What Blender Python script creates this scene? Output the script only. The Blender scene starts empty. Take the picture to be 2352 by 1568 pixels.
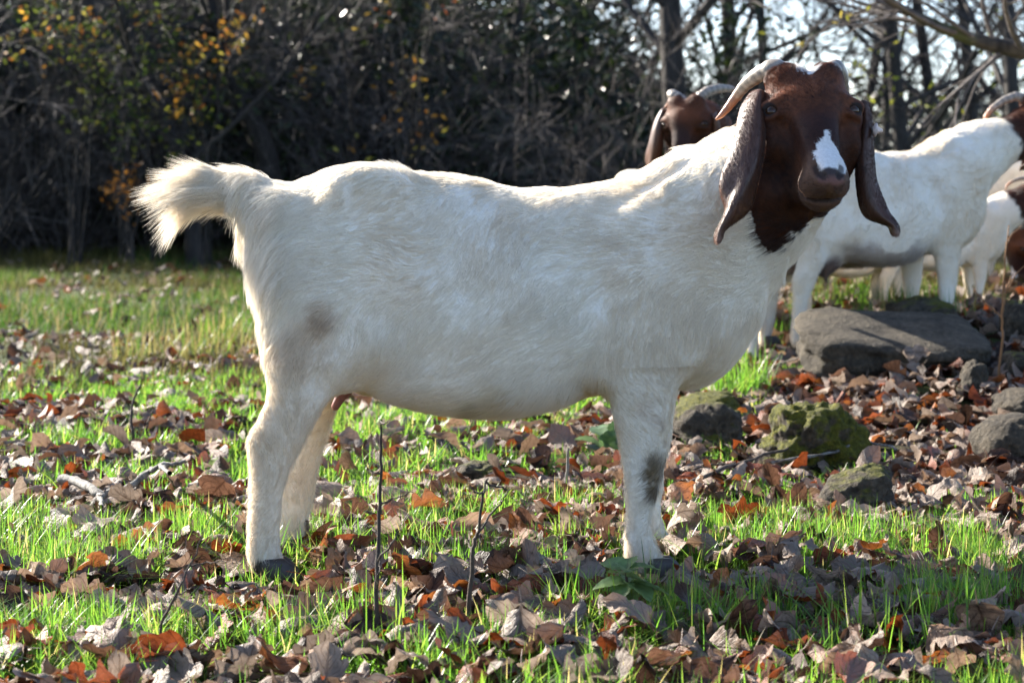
import bpy, bmesh, math
import numpy as np
from mathutils import Vector, Matrix

# ------------------------------------------------------------------ camera, sky, sun, exposure
scene = bpy.context.scene
TH = math.atan((784 - 413.4) / 5512.0)          # camera pitch, from the horizon line in the picture
CAM_Z = 0.75
cam_d = bpy.data.cameras.new('camera')
cam = bpy.data.objects.new('camera', cam_d)
scene.collection.objects.link(cam)
cam.location = (0, 0, CAM_Z)
cam.rotation_euler = (math.radians(90) - TH, 0, 0)
cam_d.sensor_width = 23.5
cam_d.lens = 55.07
cam_d.clip_end = 500
cam_d.dof.use_dof = True
cam_d.dof.focus_distance = 4.52
cam_d.dof.aperture_fstop = 5.0
scene.camera = cam

SUN_AZ = math.radians(-48)                       # 0 = straight behind the goat (+Y), negative = to the left
SUN_EL = math.radians(27.5)
world = bpy.data.worlds.new('World'); scene.world = world
world.use_nodes = True
wn = world.node_tree
sky = wn.nodes.new('ShaderNodeTexSky')
sky.sky_type = 'NISHITA'; sky.sun_disc = False
sky.sun_elevation = SUN_EL; sky.sun_rotation = SUN_AZ
sky.air_density = 0.62; sky.dust_density = 0.9; sky.ozone_density = 1.0
wn.links.new(sky.outputs[0], wn.nodes['Background'].inputs[0])
wn.nodes['Background'].inputs[1].default_value = 0.104
to_sun = Vector((math.sin(SUN_AZ) * math.cos(SUN_EL), math.cos(SUN_AZ) * math.cos(SUN_EL), math.sin(SUN_EL)))
sun_d = bpy.data.lights.new('sun', 'SUN'); sun_d.energy = 5.0; sun_d.angle = math.radians(0.53)
sun_d.color = (1.0, 0.93, 0.82)
sun = bpy.data.objects.new('sun', sun_d); scene.collection.objects.link(sun)
sun.rotation_euler = (-to_sun).to_track_quat('-Z', 'Y').to_euler()
sun.location = to_sun * 30
scene.view_settings.view_transform = 'Standard'
scene.view_settings.look = 'None'
scene.view_settings.gamma = 1.0
scene.view_settings.exposure = 2.0
scene.render.engine = 'CYCLES'
scene.cycles.max_bounces = 7
scene.cycles.diffuse_bounces = 4
scene.cycles.glossy_bounces = 2
scene.cycles.transmission_bounces = 4
scene.cycles.transparent_max_bounces = 4
scene.cycles.sample_clamp_indirect = 4.0
scene.cycles.caustics_reflective = False
scene.cycles.caustics_refractive = False
scene.cycles_curves.shape = 'RIBBONS'
scene.cycles_curves.subdivisions = 2

# ------------------------------------------------------------------ helpers
C = scene.collection
rng = np.random.default_rng(7)
sT, cT = math.sin(TH), math.cos(TH)

def P(vx, vy, Y):
    """point at depth Y seen at (vx, vy) of the 2352 px wide photograph"""
    a = (vx - 1176) / 5512.0; b = (784 - vy) / 5512.0
    t = Y / (cT + b * sT)
    return np.array([a * t, Y, CAM_Z + (-sT + b * cT) * t])

def project(p):
    x, y, z = p[..., 0], p[..., 1], p[..., 2] - CAM_Z
    f = y * cT - z * sT; u = y * sT + z * cT
    return 1176 + 5512 * x / f, 784 - 5512 * u / f

def sstep(a, b, x):
    t = np.clip((x - a) / (b - a), 0, 1)
    return t * t * (3 - 2 * t)

def hash3(i, j, k, seed=0):
    h = (i * 374761393 + j * 668265263 + k * 2147483647 + seed * 974711) & 0xffffffff
    h = ((h ^ (h >> 13)) * 1274126177) & 0xffffffff
    h = h ^ (h >> 16)
    return (h & 0xffff) / 65535.0

def vnoise(p, freq, seed=0):
    """value noise 0..1 at points (N,3)"""
    q = np.asarray(p, dtype=np.float64) * freq
    i = np.floor(q).astype(np.int64); f = q - i; f = f * f * (3 - 2 * f)
    r = 0
    for dx in (0, 1):
        wx = f[..., 0] if dx else 1 - f[..., 0]
        for dy in (0, 1):
            wy = f[..., 1] if dy else 1 - f[..., 1]
            for dz in (0, 1):
                wz = f[..., 2] if dz else 1 - f[..., 2]
                r = r + wx * wy * wz * hash3(i[..., 0] + dx, i[..., 1] + dy, i[..., 2] + dz, seed)
    return r

def fbm(p, freq, seed=0, octv=3):
    r = 0; a = 0.5; tot = 0
    for o in range(octv):
        r = r + a * vnoise(p, freq * 2 ** o, seed + o * 17); tot += a; a *= 0.5
    return r / tot

def xy3(x, y):
    x = np.asarray(x, float); y = np.asarray(y, float)
    return np.stack([x, y, np.zeros_like(x)], -1)

def ground_z(x, y):
    x = np.asarray(x, float); y = np.asarray(y, float)
    b = 0.26 * sstep(0.2, 1.5, x) * sstep(5.8, 8.4, y) * (1 - .8 * sstep(10.5, 17, y))
    hill = np.maximum(y - 26, 0) * (0.13 - 0.115 * sstep(-2.0, 1.5, x * 26 / np.maximum(y, 1)))
    hill = np.minimum(hill, 6)
    n = (fbm(xy3(x, y), 1.3, 3) - 0.5) * 0.05 + (fbm(xy3(x, y), 0.25, 9) - 0.5) * 0.12 * sstep(6, 12, y)
    g = b + hill + n * sstep(2.0, 6.5, y + 1.2) * 0.9 + (fbm(xy3(x, y), 4.0, 5) - 0.5) * 0.018
    for fx, fy in ((-.46, 4.5), (-.43, 4.76), (.27, 4.5), (.28, 4.75)):          # trodden level under the front doe's hooves
        k = sstep(.34, .10, np.hypot(x - fx, y - fy)); g = g * (1 - k) - .008 * k
    return g

# ---- meshes
def mesh_np(name, v, f, smooth=True, cols=None, mat=None, luv=None):
    """f: (M,3) or (M,4) index array, or list of such arrays"""
    fl = f if isinstance(f, list) else [f]
    me = bpy.data.meshes.new(name)
    v = np.ascontiguousarray(v, np.float32)
    nl = sum(a.size for a in fl); npoly = sum(len(a) for a in fl)
    me.vertices.add(len(v)); me.vertices.foreach_set('co', v.ravel())
    me.loops.add(nl); me.polygons.add(npoly)
    li = np.concatenate([a.ravel() for a in fl]).astype(np.int32)
    sizes = np.concatenate([np.full(len(a), a.shape[1]) for a in fl]).astype(np.int32)
    st = np.concatenate([[0], np.cumsum(sizes)[:-1]]).astype(np.int32)
    me.loops.foreach_set('vertex_index', li)
    me.polygons.foreach_set('loop_start', st)
    me.polygons.foreach_set('use_smooth', np.full(npoly, smooth))
    me.update(calc_edges=True); me.validate()
    if cols is not None:
        at = me.color_attributes.new('col', 'FLOAT_COLOR', 'POINT')
        c4 = np.ones((len(v), 4), np.float32); c4[:, :3] = cols
        at.data.foreach_set('color', c4.ravel())
    if luv is not None:
        at_ = me.attributes.new('luv', 'FLOAT_VECTOR', 'POINT')
        l3 = np.zeros((len(v), 3), np.float32); l3[:, :2] = luv
        at_.data.foreach_set('vector', l3.ravel())
    if mat: me.materials.append(mat)
    return me

def obj(name, me, parent=None, loc=None, **props):
    o = bpy.data.objects.new(name, me)
    C.objects.link(o)
    if parent: o.parent = parent
    if loc is not None: o.location = loc
    for k, val in props.items(): o[k] = val
    return o

def thing(name, loc, label, cat, group=None, rz=0.0, scale=1.0):
    o = bpy.data.objects.new(name, None); C.objects.link(o)
    o.location = loc; o.rotation_euler = (0, 0, rz); o.scale = (scale,) * 3
    o.empty_display_size = 0.1
    o['label'] = label; o['category'] = cat
    if group: o['group'] = group
    return o

class Tubes:
    """collects tapered tubes along polylines into one mesh"""
    def __init__(s): s.v = []; s.f = []; s.c = []; s.n = 0
    def add(s, pts, rad, sides=5, col=None, cap=True, squash=None):
        pts = np.asarray(pts, float); n = len(pts)
        rad = np.broadcast_to(np.asarray(rad, float), (n,))
        t = np.gradient(pts, axis=0); t /= np.linalg.norm(t, axis=1)[:, None] + 1e-9
        ref = np.array([0.0, 0, 1]) if abs(t[:, 2]).mean() < 0.8 else np.array([1.0, 0.2, 0])
        a = np.cross(t, ref); a /= np.linalg.norm(a, axis=1)[:, None] + 1e-9
        b = np.cross(t, a)
        ang = np.arange(sides) * 2 * math.pi / sides
        ring = pts[:, None] + rad[:, None, None] * (np.cos(ang)[None, :, None] * a[:, None] + np.sin(ang)[None, :, None] * b[:, None])
        i = np.arange(n - 1)[:, None] * sides + np.arange(sides)[None]
        j = np.arange(n - 1)[:, None] * sides + (np.arange(sides)[None] + 1) % sides
        q = np.stack([i, i + sides, j + sides, j], -1).reshape(-1, 4)
        s.v.append(ring.reshape(-1, 3)); s.f.append(q + s.n)
        if col is not None: s.c.append(np.broadcast_to(col, (n * sides, 3)))
        s.n += n * sides
    def mesh(s, name, mat, smooth=True):
        return mesh_np(name, np.concatenate(s.v), np.concatenate(s.f), smooth, np.concatenate(s.c) if s.c else None, mat)

# ---- materials
def mat_new(name):
    m = bpy.data.materials.new(name); m.use_nodes = True
    nt = m.node_tree
    for n in list(nt.nodes): nt.nodes.remove(n)
    out = nt.nodes.new('ShaderNodeOutputMaterial')
    return m, nt, out

def N(nt, typ, **kw):
    n = nt.nodes.new(typ)
    for k, v in kw.items():
        if k.startswith('i_'):
            key = k[2:].replace('_', ' ')
            n.inputs[key].default_value = v
        else: setattr(n, k, v)
    return n

def mixcol(nt, fac, a, b, mode='MIX'):
    n = nt.nodes.new('ShaderNodeMix'); n.data_type = 'RGBA'; n.blend_type = mode
    for sock, val in ((0, fac), (6, a), (7, b)):
        if hasattr(val, 'links') or hasattr(val, 'is_linked'): nt.links.new(val, n.inputs[sock])
        elif sock == 0: n.inputs[0].default_value = val
        else: n.inputs[sock].default_value = (*val, 1) if len(val) == 3 else val
    return n.outputs[2]

def noise(nt, scale, detail=4, rough=0.6, coord=None):
    n = N(nt, 'ShaderNodeTexNoise'); n.inputs['Scale'].default_value = scale
    n.inputs['Detail'].default_value = detail; n.inputs['Roughness'].default_value = rough
    if coord is not None: nt.links.new(coord, n.inputs['Vector'])
    return n

def ramp(nt, fac, stops):
    r = N(nt, 'ShaderNodeValToRGB')
    el = r.color_ramp.elements
    while len(el) < len(stops): el.new(0.5)
    for e, (p, c) in zip(el, stops):
        e.position = p; e.color = (*c, 1) if len(c) == 3 else c
    nt.links.new(fac, r.inputs[0])
    return r.outputs[0]

def texco(nt, which='Object'):
    return N(nt, 'ShaderNodeTexCoord').outputs[which]

def bump(nt, h, strength, dist=0.01):
    b = N(nt, 'ShaderNodeBump'); b.inputs['Strength'].default_value = strength; b.inputs['Distance'].default_value = dist
    nt.links.new(h, b.inputs['Height'])
    return b.outputs[0]

def leaf_material(name, trans=0.5, rough=0.45, spec=0.25, back=None, vein=True, glow=1.0):
    """thin leaf: colour from the 'col' attribute, lit from both sides"""
    m, nt, out = mat_new(name)
    col = N(nt, 'ShaderNodeAttribute', attribute_name='col').outputs['Color']
    if vein is True:
        nz = noise(nt, 60, 3, 0.6, texco(nt))
        col = mixcol(nt, 1.0, col, ramp(nt, nz.outputs[0], [(0.3, (0.72, 0.7, 0.68)), (0.7, (1.15, 1.15, 1.15))]), 'MULTIPLY')
    if vein == 'oak':
        pos = N(nt, 'ShaderNodeNewGeometry').outputs['Position']
        bl = noise(nt, 85, 5, .7, pos)
        col = mixcol(nt, 1.0, col, ramp(nt, bl.outputs[0], [(.28, (.45, .42, .40)), (.5, (.95, .95, .95)), (.75, (1.3, 1.28, 1.25))]), 'MULTIPLY')
        sp = N(nt, 'ShaderNodeSeparateXYZ'); nt.links.new(N(nt, 'ShaderNodeAttribute', attribute_name='luv').outputs['Vector'], sp.inputs[0])
        ab = N(nt, 'ShaderNodeMath', operation='ABSOLUTE'); nt.links.new(sp.outputs[1], ab.inputs[0])
        ma = N(nt, 'ShaderNodeMath', operation='MULTIPLY_ADD'); nt.links.new(ab.outputs[0], ma.inputs[0]); ma.inputs[1].default_value = -1.5
        m8 = N(nt, 'ShaderNodeMath', operation='MULTIPLY'); nt.links.new(sp.outputs[0], m8.inputs[0]); m8.inputs[1].default_value = 7.5
        nt.links.new(m8.outputs[0], ma.inputs[2])
        pp = N(nt, 'ShaderNodeMath', operation='PINGPONG'); nt.links.new(ma.outputs[0], pp.inputs[0]); pp.inputs[1].default_value = .5
        mn = N(nt, 'ShaderNodeMath', operation='MINIMUM'); nt.links.new(pp.outputs[0], mn.inputs[0]); nt.links.new(ab.outputs[0], mn.inputs[1])
        ln = ramp(nt, mn.outputs[0], [(.02, (.55, .5, .47)), (.09, (1, 1, 1))])
        col = mixcol(nt, 1.0, col, ln, 'MULTIPLY')
        crumple = N(nt, 'ShaderNodeMath', operation='ADD'); nt.links.new(ln, crumple.inputs[0]); nt.links.new(noise(nt, 140, 4, .65, pos).outputs[0], crumple.inputs[1])
    dcol = col
    if back:
        g = N(nt, 'ShaderNodeNewGeometry')
        dcol = mixcol(nt, g.outputs['Backfacing'], col, mixcol(nt, 0.55, col, back))
    p = N(nt, 'ShaderNodeBsdfPrincipled')
    nt.links.new(dcol, p.inputs['Base Color'])
    p.inputs['Roughness'].default_value = rough; p.inputs['Specular IOR Level'].default_value = spec
    if vein == 'oak': nt.links.new(bump(nt, crumple.outputs[0], .7, .006), p.inputs['Normal'])
    t = N(nt, 'ShaderNodeBsdfTranslucent'); nt.links.new(mixcol(nt, 1.0, col, (glow * .97, glow, glow * .75), 'MULTIPLY') if glow != 1.0 else col, t.inputs['Color'])
    mx = N(nt, 'ShaderNodeMixShader'); mx.inputs[0].default_value = trans
    nt.links.new(p.outputs[0], mx.inputs[1]); nt.links.new(t.outputs[0], mx.inputs[2])
    nt.links.new(mx.outputs[0], out.inputs[0])
    return m

def bark_material(name, base, dark, moss=None, scale=18):
    m, nt, out = mat_new(name)
    co = texco(nt)
    mp = N(nt, 'ShaderNodeMapping'); mp.inputs['Scale'].default_value = (1, 1, 0.18); nt.links.new(co, mp.inputs[0])
    n1 = noise(nt, scale, 6, 0.7, mp.outputs[0])
    col = ramp(nt, n1.outputs[0], [(0.35, dark), (0.7, base)])
    if moss:
        n2 = noise(nt, 2.2, 4, 0.6, co)
        col = mixcol(nt, ramp(nt, n2.outputs[0], [(0.5, (0, 0, 0)), (0.62, (0.8, 0.8, 0.8))]), col, moss)
    p = N(nt, 'ShaderNodeBsdfPrincipled'); nt.links.new(col, p.inputs['Base Color'])
    p.inputs['Roughness'].default_value = 0.75; p.inputs['Specular IOR Level'].default_value = 0.3
    nt.links.new(bump(nt, n1.outputs[0], 0.7, 0.02), p.inputs['Normal'])
    nt.links.new(p.outputs[0], out.inputs[0])
    return m
# ------------------------------------------------------------------ ground
def axis(a, b, fine0, fine1, s0, s1):
    pts = [fine0]
    while pts[-1] < fine1: pts.append(pts[-1] + s0)
    x, s = pts[-1], s0
    while x < b: s = min(s * 1.18, s1); x += s; pts.append(x)
    x, s = fine0, s0; left = []
    while x > a: s = min(s * 1.18, s1); x -= s; left.append(x)
    return np.array(left[::-1] + pts)
gx = axis(-140, 140, -3.2, 3.2, .05, 8); gy = axis(-30, 160, 3.0, 12, .05, 6)
GX, GY = np.meshgrid(gx, gy, indexing='ij')
gv = np.stack([GX, GY, ground_z(GX, GY)], -1).reshape(-1, 3)
ii = (np.arange(len(gx) - 1)[:, None] * len(gy) + np.arange(len(gy) - 1)[None]).ravel()
gq = np.stack([ii, ii + len(gy), ii + len(gy) + 1, ii + 1], 1)

m, nt, out = mat_new('soil_and_turf')
co = texco(nt)
n_big = noise(nt, .9, 4, .6, co); n_mid = noise(nt, 7, 5, .65, co); n_fine = noise(nt, 60, 5, .7, co)
soil = ramp(nt, n_fine.outputs[0], [(.3, (.012, .008, .006)), (.5, (.04, .024, .015)), (.72, (.09, .058, .036))])
turf = ramp(nt, n_fine.outputs[0], [(.3, (.022, .035, .008)), (.55, (.06, .085, .02)), (.75, (.12, .13, .04))])
sep = N(nt, 'ShaderNodeSeparateXYZ'); nt.links.new(co, sep.inputs[0])
mr = N(nt, 'ShaderNodeMapRange'); mr.inputs['From Min'].default_value = 6.5; mr.inputs['From Max'].default_value = 9.5; nt.links.new(sep.outputs[1], mr.inputs[0])
mr2 = N(nt, 'ShaderNodeMapRange'); mr2.inputs['From Min'].default_value = 24; mr2.inputs['From Max'].default_value = 20.5; nt.links.new(sep.outputs[1], mr2.inputs[0])
mul = N(nt, 'ShaderNodeMath', operation='MULTIPLY'); nt.links.new(mr.outputs[0], mul.inputs[0]); nt.links.new(mr2.outputs[0], mul.inputs[1])
ad = N(nt, 'ShaderNodeMath', operation='ADD'); nt.links.new(n_mid.outputs[0], ad.inputs[0]); nt.links.new(mul.outputs[0], ad.inputs[1])
fac = ramp(nt, ad.outputs[0], [(.5, (0, 0, 0)), (.72, (1, 1, 1))])
gc = mixcol(nt, fac, soil, turf)
p = N(nt, 'ShaderNodeBsdfPrincipled'); nt.links.new(gc, p.inputs['Base Color'])
p.inputs['Roughness'].default_value = .9; p.inputs['Specular IOR Level'].default_value = .2
nt.links.new(bump(nt, n_fine.outputs[0], .9, .03), p.inputs['Normal'])
nt.links.new(p.outputs[0], out.inputs[0])
obj('ground', mesh_np('ground', gv, gq, True, None, m), kind='structure')
# ------------------------------------------------------------------ the wood behind: trees, thicket, evergreens
BARK = bark_material('bark_grey', (.055, .045, .038), (.014, .011, .009))
BARK_M = bark_material('bark_mossy', (.085, .068, .05), (.016, .013, .010), (.07, .085, .012))
BARK_T = bark_material('branch_bark', (.075, .063, .055), (.025, .02, .018))
TWIG = bark_material('twig_bark', (.17, .145, .13), (.07, .056, .05))
EVER = leaf_material('evergreen_leaf', .3, .3, .5, vein=False)
AUT = leaf_material('autumn_leaf', .5, .5, .25, vein=False)

def wander(rg, p, d, L, n, jit, trop):
    pts = [np.array(p, float)]; d = np.array(d, float)
    for i in range(n):
        d = d + (rg.random(3) - .5) * jit + np.array(trop) / n; d /= np.linalg.norm(d)
        pts.append(pts[-1] + d * L / n)
    return np.array(pts)

def perp(rg, t, ang):
    r = rg.normal(size=3); r -= t * (r @ t); r /= np.linalg.norm(r) + 1e-9
    return t * math.cos(ang) + r * math.sin(ang)

def branch_out(rg, tb, path, r0, level, cfg, tips):
    """children of one branch"""
    n, lmul, angle, jit, trop, sides = cfg[level]
    segs = len(path) - 1
    for _ in range(n):
        u = rg.uniform(.18 if level else cfg['first'], .98); k = min(int(u * segs), segs - 1); f = u * segs - k
        p = path[k] * (1 - f) + path[k + 1] * f
        t = path[k + 1] - path[k]; t /= np.linalg.norm(t)
        d = perp(rg, t, rg.uniform(*angle)); L = lmul * rg.uniform(.55, 1.25) * (1 - .45 * u)
        r = max(r0 * (1 - .75 * u) * rg.uniform(.35, .6), .0028)
        q = wander(rg, p, d, L, 4 if level + 1 < len(cfg['lv']) else 3, jit, trop)
        tb.add(q, np.linspace(r, max(r * .35, .0022), len(q)), sides)
        if level + 1 < cfg['depth']: branch_out(rg, tb, q, r, level + 1, cfg, tips)
        else: tips.append(q[-1])

def tree_proto(seed, height, r0, lean=(0, 0), n=(11, 6, 6), path=None):
    rg = np.random.default_rng(seed)
    trunk = wander(rg, (0, 0, -.1), (lean[0], lean[1], 1), height, 12, .10, (0, 0, .15)) if path is None else path
    tt = Tubes(); tt.add(trunk, np.interp(np.linspace(0, 1, len(trunk)), [0, .06, .3, 1], [r0 * 1.35, r0, r0 * .85, r0 * .2]), 9)
    tb = Tubes(); tips = []
    cfg = {0: (n[0], 2.3, (.7, 1.35), .22, (0, 0, .35), 5), 1: (n[1], 1.1, (.5, 1.2), .3, (0, 0, .1), 4), 2: (n[2], .55, (.4, 1.1), .35, (0, 0, .0), 3), 'lv': (1, 1, 1), 'depth': 3, 'first': .12}
    branch_out(rg, tb, trunk, r0, 0, cfg, tips)
    return tt, tb, np.array(tips)

def shrub_proto(seed, stems, height, spread, n=(9, 7)):
    rg = np.random.default_rng(seed); tt = Tubes(); tb = Tubes(); tips = []
    for i in range(stems):
        a = rg.uniform(0, 2 * math.pi); s = rg.uniform(.1, spread)
        q = wander(rg, (math.cos(a) * .25 * rg.random(), math.sin(a) * .25 * rg.random(), -.05), (math.cos(a) * s, math.sin(a) * s, 1), height * rg.uniform(.6, 1.1), 7, .28, (math.cos(a) * .5, math.sin(a) * .5, -.35))
        r = rg.uniform(.009, .022); tt.add(q, np.linspace(r, .004, len(q)), 5)
        cfg = {0: (n[0], .95, (.4, 1.2), .3, (0, 0, -.05), 4), 1: (n[1], .45, (.4, 1.2), .35, (0, 0, -.1), 3), 'lv': (1, 1), 'depth': 2, 'first': .05}
        branch_out(rg, tb, q, r, 0, cfg, tips)
    return tt, tb, np.array(tips)

def leaf_cloud(rg, centres, per, spread, size, cols, sizevar=.5):
    """small folded leaves scattered round branch tips"""
    n = len(centres) * per
    c = np.repeat(centres, per, 0) + rg.normal(size=(n, 3)) * spread
    d = rg.normal(size=(n, 3)); d /= np.linalg.norm(d, axis=1)[:, None]
    e = np.cross(d, rg.normal(size=(n, 3))); e /= np.linalg.norm(e, axis=1)[:, None]
    nn = np.cross(d, e)
    s = size * (1 - sizevar / 2 + sizevar * rg.random(n))[:, None]
    v = np.stack([c - d * s, c + e * s * .42 + nn * s * .12, c + d * s, c - e * s * .42 + nn * s * .12], 1).reshape(-1, 3)
    i = np.arange(n) * 4
    f = np.stack([i, i + 1, i + 2, i + 3], 1)
    cols = np.asarray(cols, float)
    k = cols[rg.integers(0, len(cols), n)] * (.7 + .6 * rg.random((n, 1)))
    return v, f, np.repeat(k, 4, 0)

def place(name, parts, x, y, label, cat, group, rz=0, sc=1.0, sink=.03):
    t = thing(name, (x, y, float(ground_z(x, y)) - sink), label, cat, group, rz, sc)
    for pn, me in parts: obj(pn, me, t)
    return t

# prototypes
bare = []
for s, h, r, ln, nn in ((1, 7.5, .085, (.05, 0), (15, 8, 6)), (2, 6.5, .06, (-.08, .05), (14, 8, 6)), (3, 8, .11, (.03, 0), (14, 8, 7)), (4, 6, .05, (.12, -.05), (16, 8, 6))):
    tt, tb, tips = tree_proto(s, h, r, ln, nn)
    bare.append([('trunk', tt.mesh('bare_trunk', BARK)), ('crown', tb.mesh('bare_crown', BARK_T))])
thick = []
for s in range(4):
    tt, tb, tips = shrub_proto(20 + s, 12, 3.0, .75, (10, 7))
    thick.append(([('stem', tt.mesh('thicket_stem', BARK)), ('twigs', tb.mesh('thicket_twig', TWIG))], tips))
ever = []
EV_COL = [(.022, .034, .012), (.030, .045, .012), (.016, .026, .012), (.045, .065, .014)]
for s in range(3):
    rg = np.random.default_rng(40 + s)
    tt, tb, tips = shrub_proto(30 + s, 11, 3.1, .55, (9, 6))
    v, f, c = leaf_cloud(rg, tips, 14, .16, .042, EV_COL)
    ever.append([('stem', tt.mesh('evergreen_stem', BARK)), ('foliage', mesh_np('evergreen_foliage', v, f, False, c, EVER))])
OR_COL = [(.42, .20, .025), (.45, .26, .04), (.34, .13, .025), (.30, .26, .05)]
GR_COL = [(.10, .14, .02), (.14, .17, .025), (.07, .11, .02), (.20, .20, .03)]

def at(vx, Y): return (vx - 1176) / 5512.0 * Y
# two leaning trees at the left, traced by their trunks
def leaning(vpts, Y, r0, seed, label, n=(12, 7, 6), mat=BARK):
    path = np.array([P(a, b, Y + .03 * i) for i, (a, b) in enumerate(vpts)])
    bz = float(ground_z(path[0, 0], Y)); base = np.array([path[0, 0], path[0, 1], bz])
    path[0, 2] = bz - .1
    top = path[-1] + (path[-1] - path[-2]) / np.linalg.norm(path[-1] - path[-2]) * 2.4 + np.array([0, 0, .8]); path = np.vstack([path, top])
    s0 = np.linspace(0, 1, len(path)); s1 = np.linspace(0, 1, 16)
    path = np.stack([smooth1p(s0, path[:, k], s1) for k in range(3)], 1) - base
    tt, tb, tips = tree_proto(seed, 0, r0, n=n, path=path)
    t = thing('tree', base, label, 'tree', 'bare trees at the wood edge')
    obj('trunk', tt.mesh('leaning_trunk', mat), t); obj('crown', tb.mesh('leaning_crown', BARK_T), t)
    return t, tips + base
def smooth1p(xs, ys, x):
    g = np.linspace(xs[0], xs[-1], 200); y = np.interp(g, xs, ys)
    k = np.hanning(21); k /= k.sum()
    return np.interp(x, g, np.convolve(np.concatenate([2 * y[0] - y[10:0:-1], y, 2 * y[-1] - y[-2:-12:-1]]), k, 'valid'))

rgT = np.random.default_rng(99)
tA, tipsA = leaning([(452, 605), (432, 400), (382, 290), (330, 190), (265, 95), (205, 5)], 20.5, .075, 61, 'slender dark tree leaning left across the thicket')
tB, tipsB = leaning([(640, 610), (622, 380), (572, 260), (540, 190), (500, 60), (475, -40)], 21.5, .115, 62, 'thick dark tree leaning left with golden leaves on its twigs')
# a mossy limb reaching in from a tree beyond the right edge
base = np.array([at(2560, 11.5), 11.5, float(ground_z(at(2560, 11.5), 11.5))])
trk = np.array([base + (0, 0, -.1), base + (.02, 0, .7), base + (.06, 0, 1.2), base + (.15, .05, 2.2), base + (.3, .1, 4.5)]) - base
t = thing('tree', base, 'tree at the field edge whose long mossy limb reaches over the goats', 'tree', 'bare trees at the wood edge')
tt = Tubes(); tt.add(trk, [.16, .13, .12, .10, .05], 10); obj('trunk', tt.mesh('mossy_trunk', BARK_M), t)
limb = np.array([base + (.05, 0, 1.05)] + [P(a, b, 11.5) for a, b in ((2440, 132), (2352, 117), (2292, 105), (2232, 90), (2162, 64), (2100, 34), (2040, 2), (1990, -40), (1950, -90))]) - base
tt = Tubes(); tt.add(limb, [.06, .05, .043, .038, .033, .027, .022, .017, .012, .008], 9)
rg = np.random.default_rng(5); tips = []
cfg = {0: (16, .9, (.5, 1.2), .25, (0, 0, .25), 5), 1: (6, .45, (.4, 1.1), .3, (0, 0, .05), 4), 'lv': (1, 1), 'depth': 2, 'first': .2}
tb = Tubes(); branch_out(rg, tb, limb, .05, 0, cfg, tips)
obj('limb', tt.mesh('mossy_limb', BARK_M), t, label='long mossy limb'); obj('crown', tb.mesh('limb_twigs', TWIG), t)
v, f, c = leaf_cloud(rg, np.array(tips)[::3], 2, .05, .022, [(.22, .22, .03), (.35, .28, .05)]); obj('leaves', mesh_np('limb_leaves', v, f, False, c, AUT), t)

# a name for the neighbourhood of a spot in the wood: what stands next to it or in front of it
MARKS = [(-9000, 'at the far end of the wood'), (-400, 'short of the slender leaning tree'), (130, 'just before the slender leaning tree'), (330, 'at the foot of the slender leaning tree'), (470, 'between the two leaning trees'), (600, 'at the foot of the thick leaning tree'),
         (740, 'past the thick leaning tree, behind the rump'), (900, 'beside the sparse yellow sapling'), (1060, 'behind the hollow of the doe\'s back'), (1220, 'behind the front doe\'s ribs'), (1390, 'behind the front doe\'s withers'),
         (1530, 'by the stout trunk behind the herd'), (1680, 'behind the chestnut heads'), (1850, 'behind the doe\'s horns'), (2000, 'by the airy yellow-green sapling'), (2150, 'behind the bank doe\'s back'), (2280, 'under the long mossy limb'), (2420, 'beyond the long mossy limb')]
_used = {}
def spot_label(kind, vx, Y):
    m = [b for a, b in MARKS if a <= vx][-1]
    base = f'{kind} {m}'
    k = _used.setdefault(base, 0); _used[base] += 1
    return base if k == 0 else base + (', deeper in the wood' if k == 1 else ', farthest in')
# bare trees
k = 0
TREES = [(60, 23, 0, 1.0), (180, 26, 2, 1.1), (760, 23.5, 3, 1.0), (870, 25, 0, 1.15), (1000, 27, 2, 1.1), (1110, 22.5, 1, .95), (1245, 26, 0, 1.0), (1330, 29, 2, 1.2), (1410, 23, 3, 1.1), (1560, 20, 2, 1.0), (1600, 25, 1, 1.1),
         (1690, 28, 0, 1.2), (1760, 22.5, 3, 1.1), (1960, 30, 1, 1.2), (2030, 27, 3, 1.1), (2093, 19.5, 0, .8), (2180, 26, 1, 1.2), (2262, 20, 3, 1.1), (2330, 17.5, 1, 1.0), (2400, 24, 2, 1.1), (-90, 22, 1, 1.1), (320, 28, 0, 1.2), (560, 27, 1, 1.1), (-250, 24, 2, 1.0), (-430, 26, 0, 1.1), (-640, 23, 3, 1.1), (2520, 22, 0, 1.0), (2680, 25, 1, 1.1)]
LBL = ['tall straight bare tree', 'thin twiggy bare tree', 'stout dark-trunked bare tree', 'slim crooked bare tree']
for vx, Y, pr, sc in TREES:
    place('tree', bare[pr], at(vx, Y), Y, spot_label(LBL[pr], vx, Y), 'tree', 'bare trees at the wood edge', rgT.uniform(0, 6.28), sc)
# bare thicket
TH_L = ['arching leafless shrub', 'drooping twiggy shrub', 'dense grey-stemmed bush', 'brambly leafless bush']
for i in range(44):
    vx = -640 + i * 76 + rgT.uniform(-35, 35); Y = rgT.uniform(20.5, 25.5)
    if 1640 < vx: sc = rgT.uniform(.45, .62)
    elif vx > 1150: sc = rgT.uniform(.65, .9)
    else: sc = rgT.uniform(.9, 1.2)
    place('thicket_shrub', thick[i % 4][0], at(vx, Y), Y, spot_label(TH_L[i % 4], vx, Y), 'shrub', 'leafless shrubs of the thicket', rgT.uniform(0, 6.28), sc)
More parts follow.
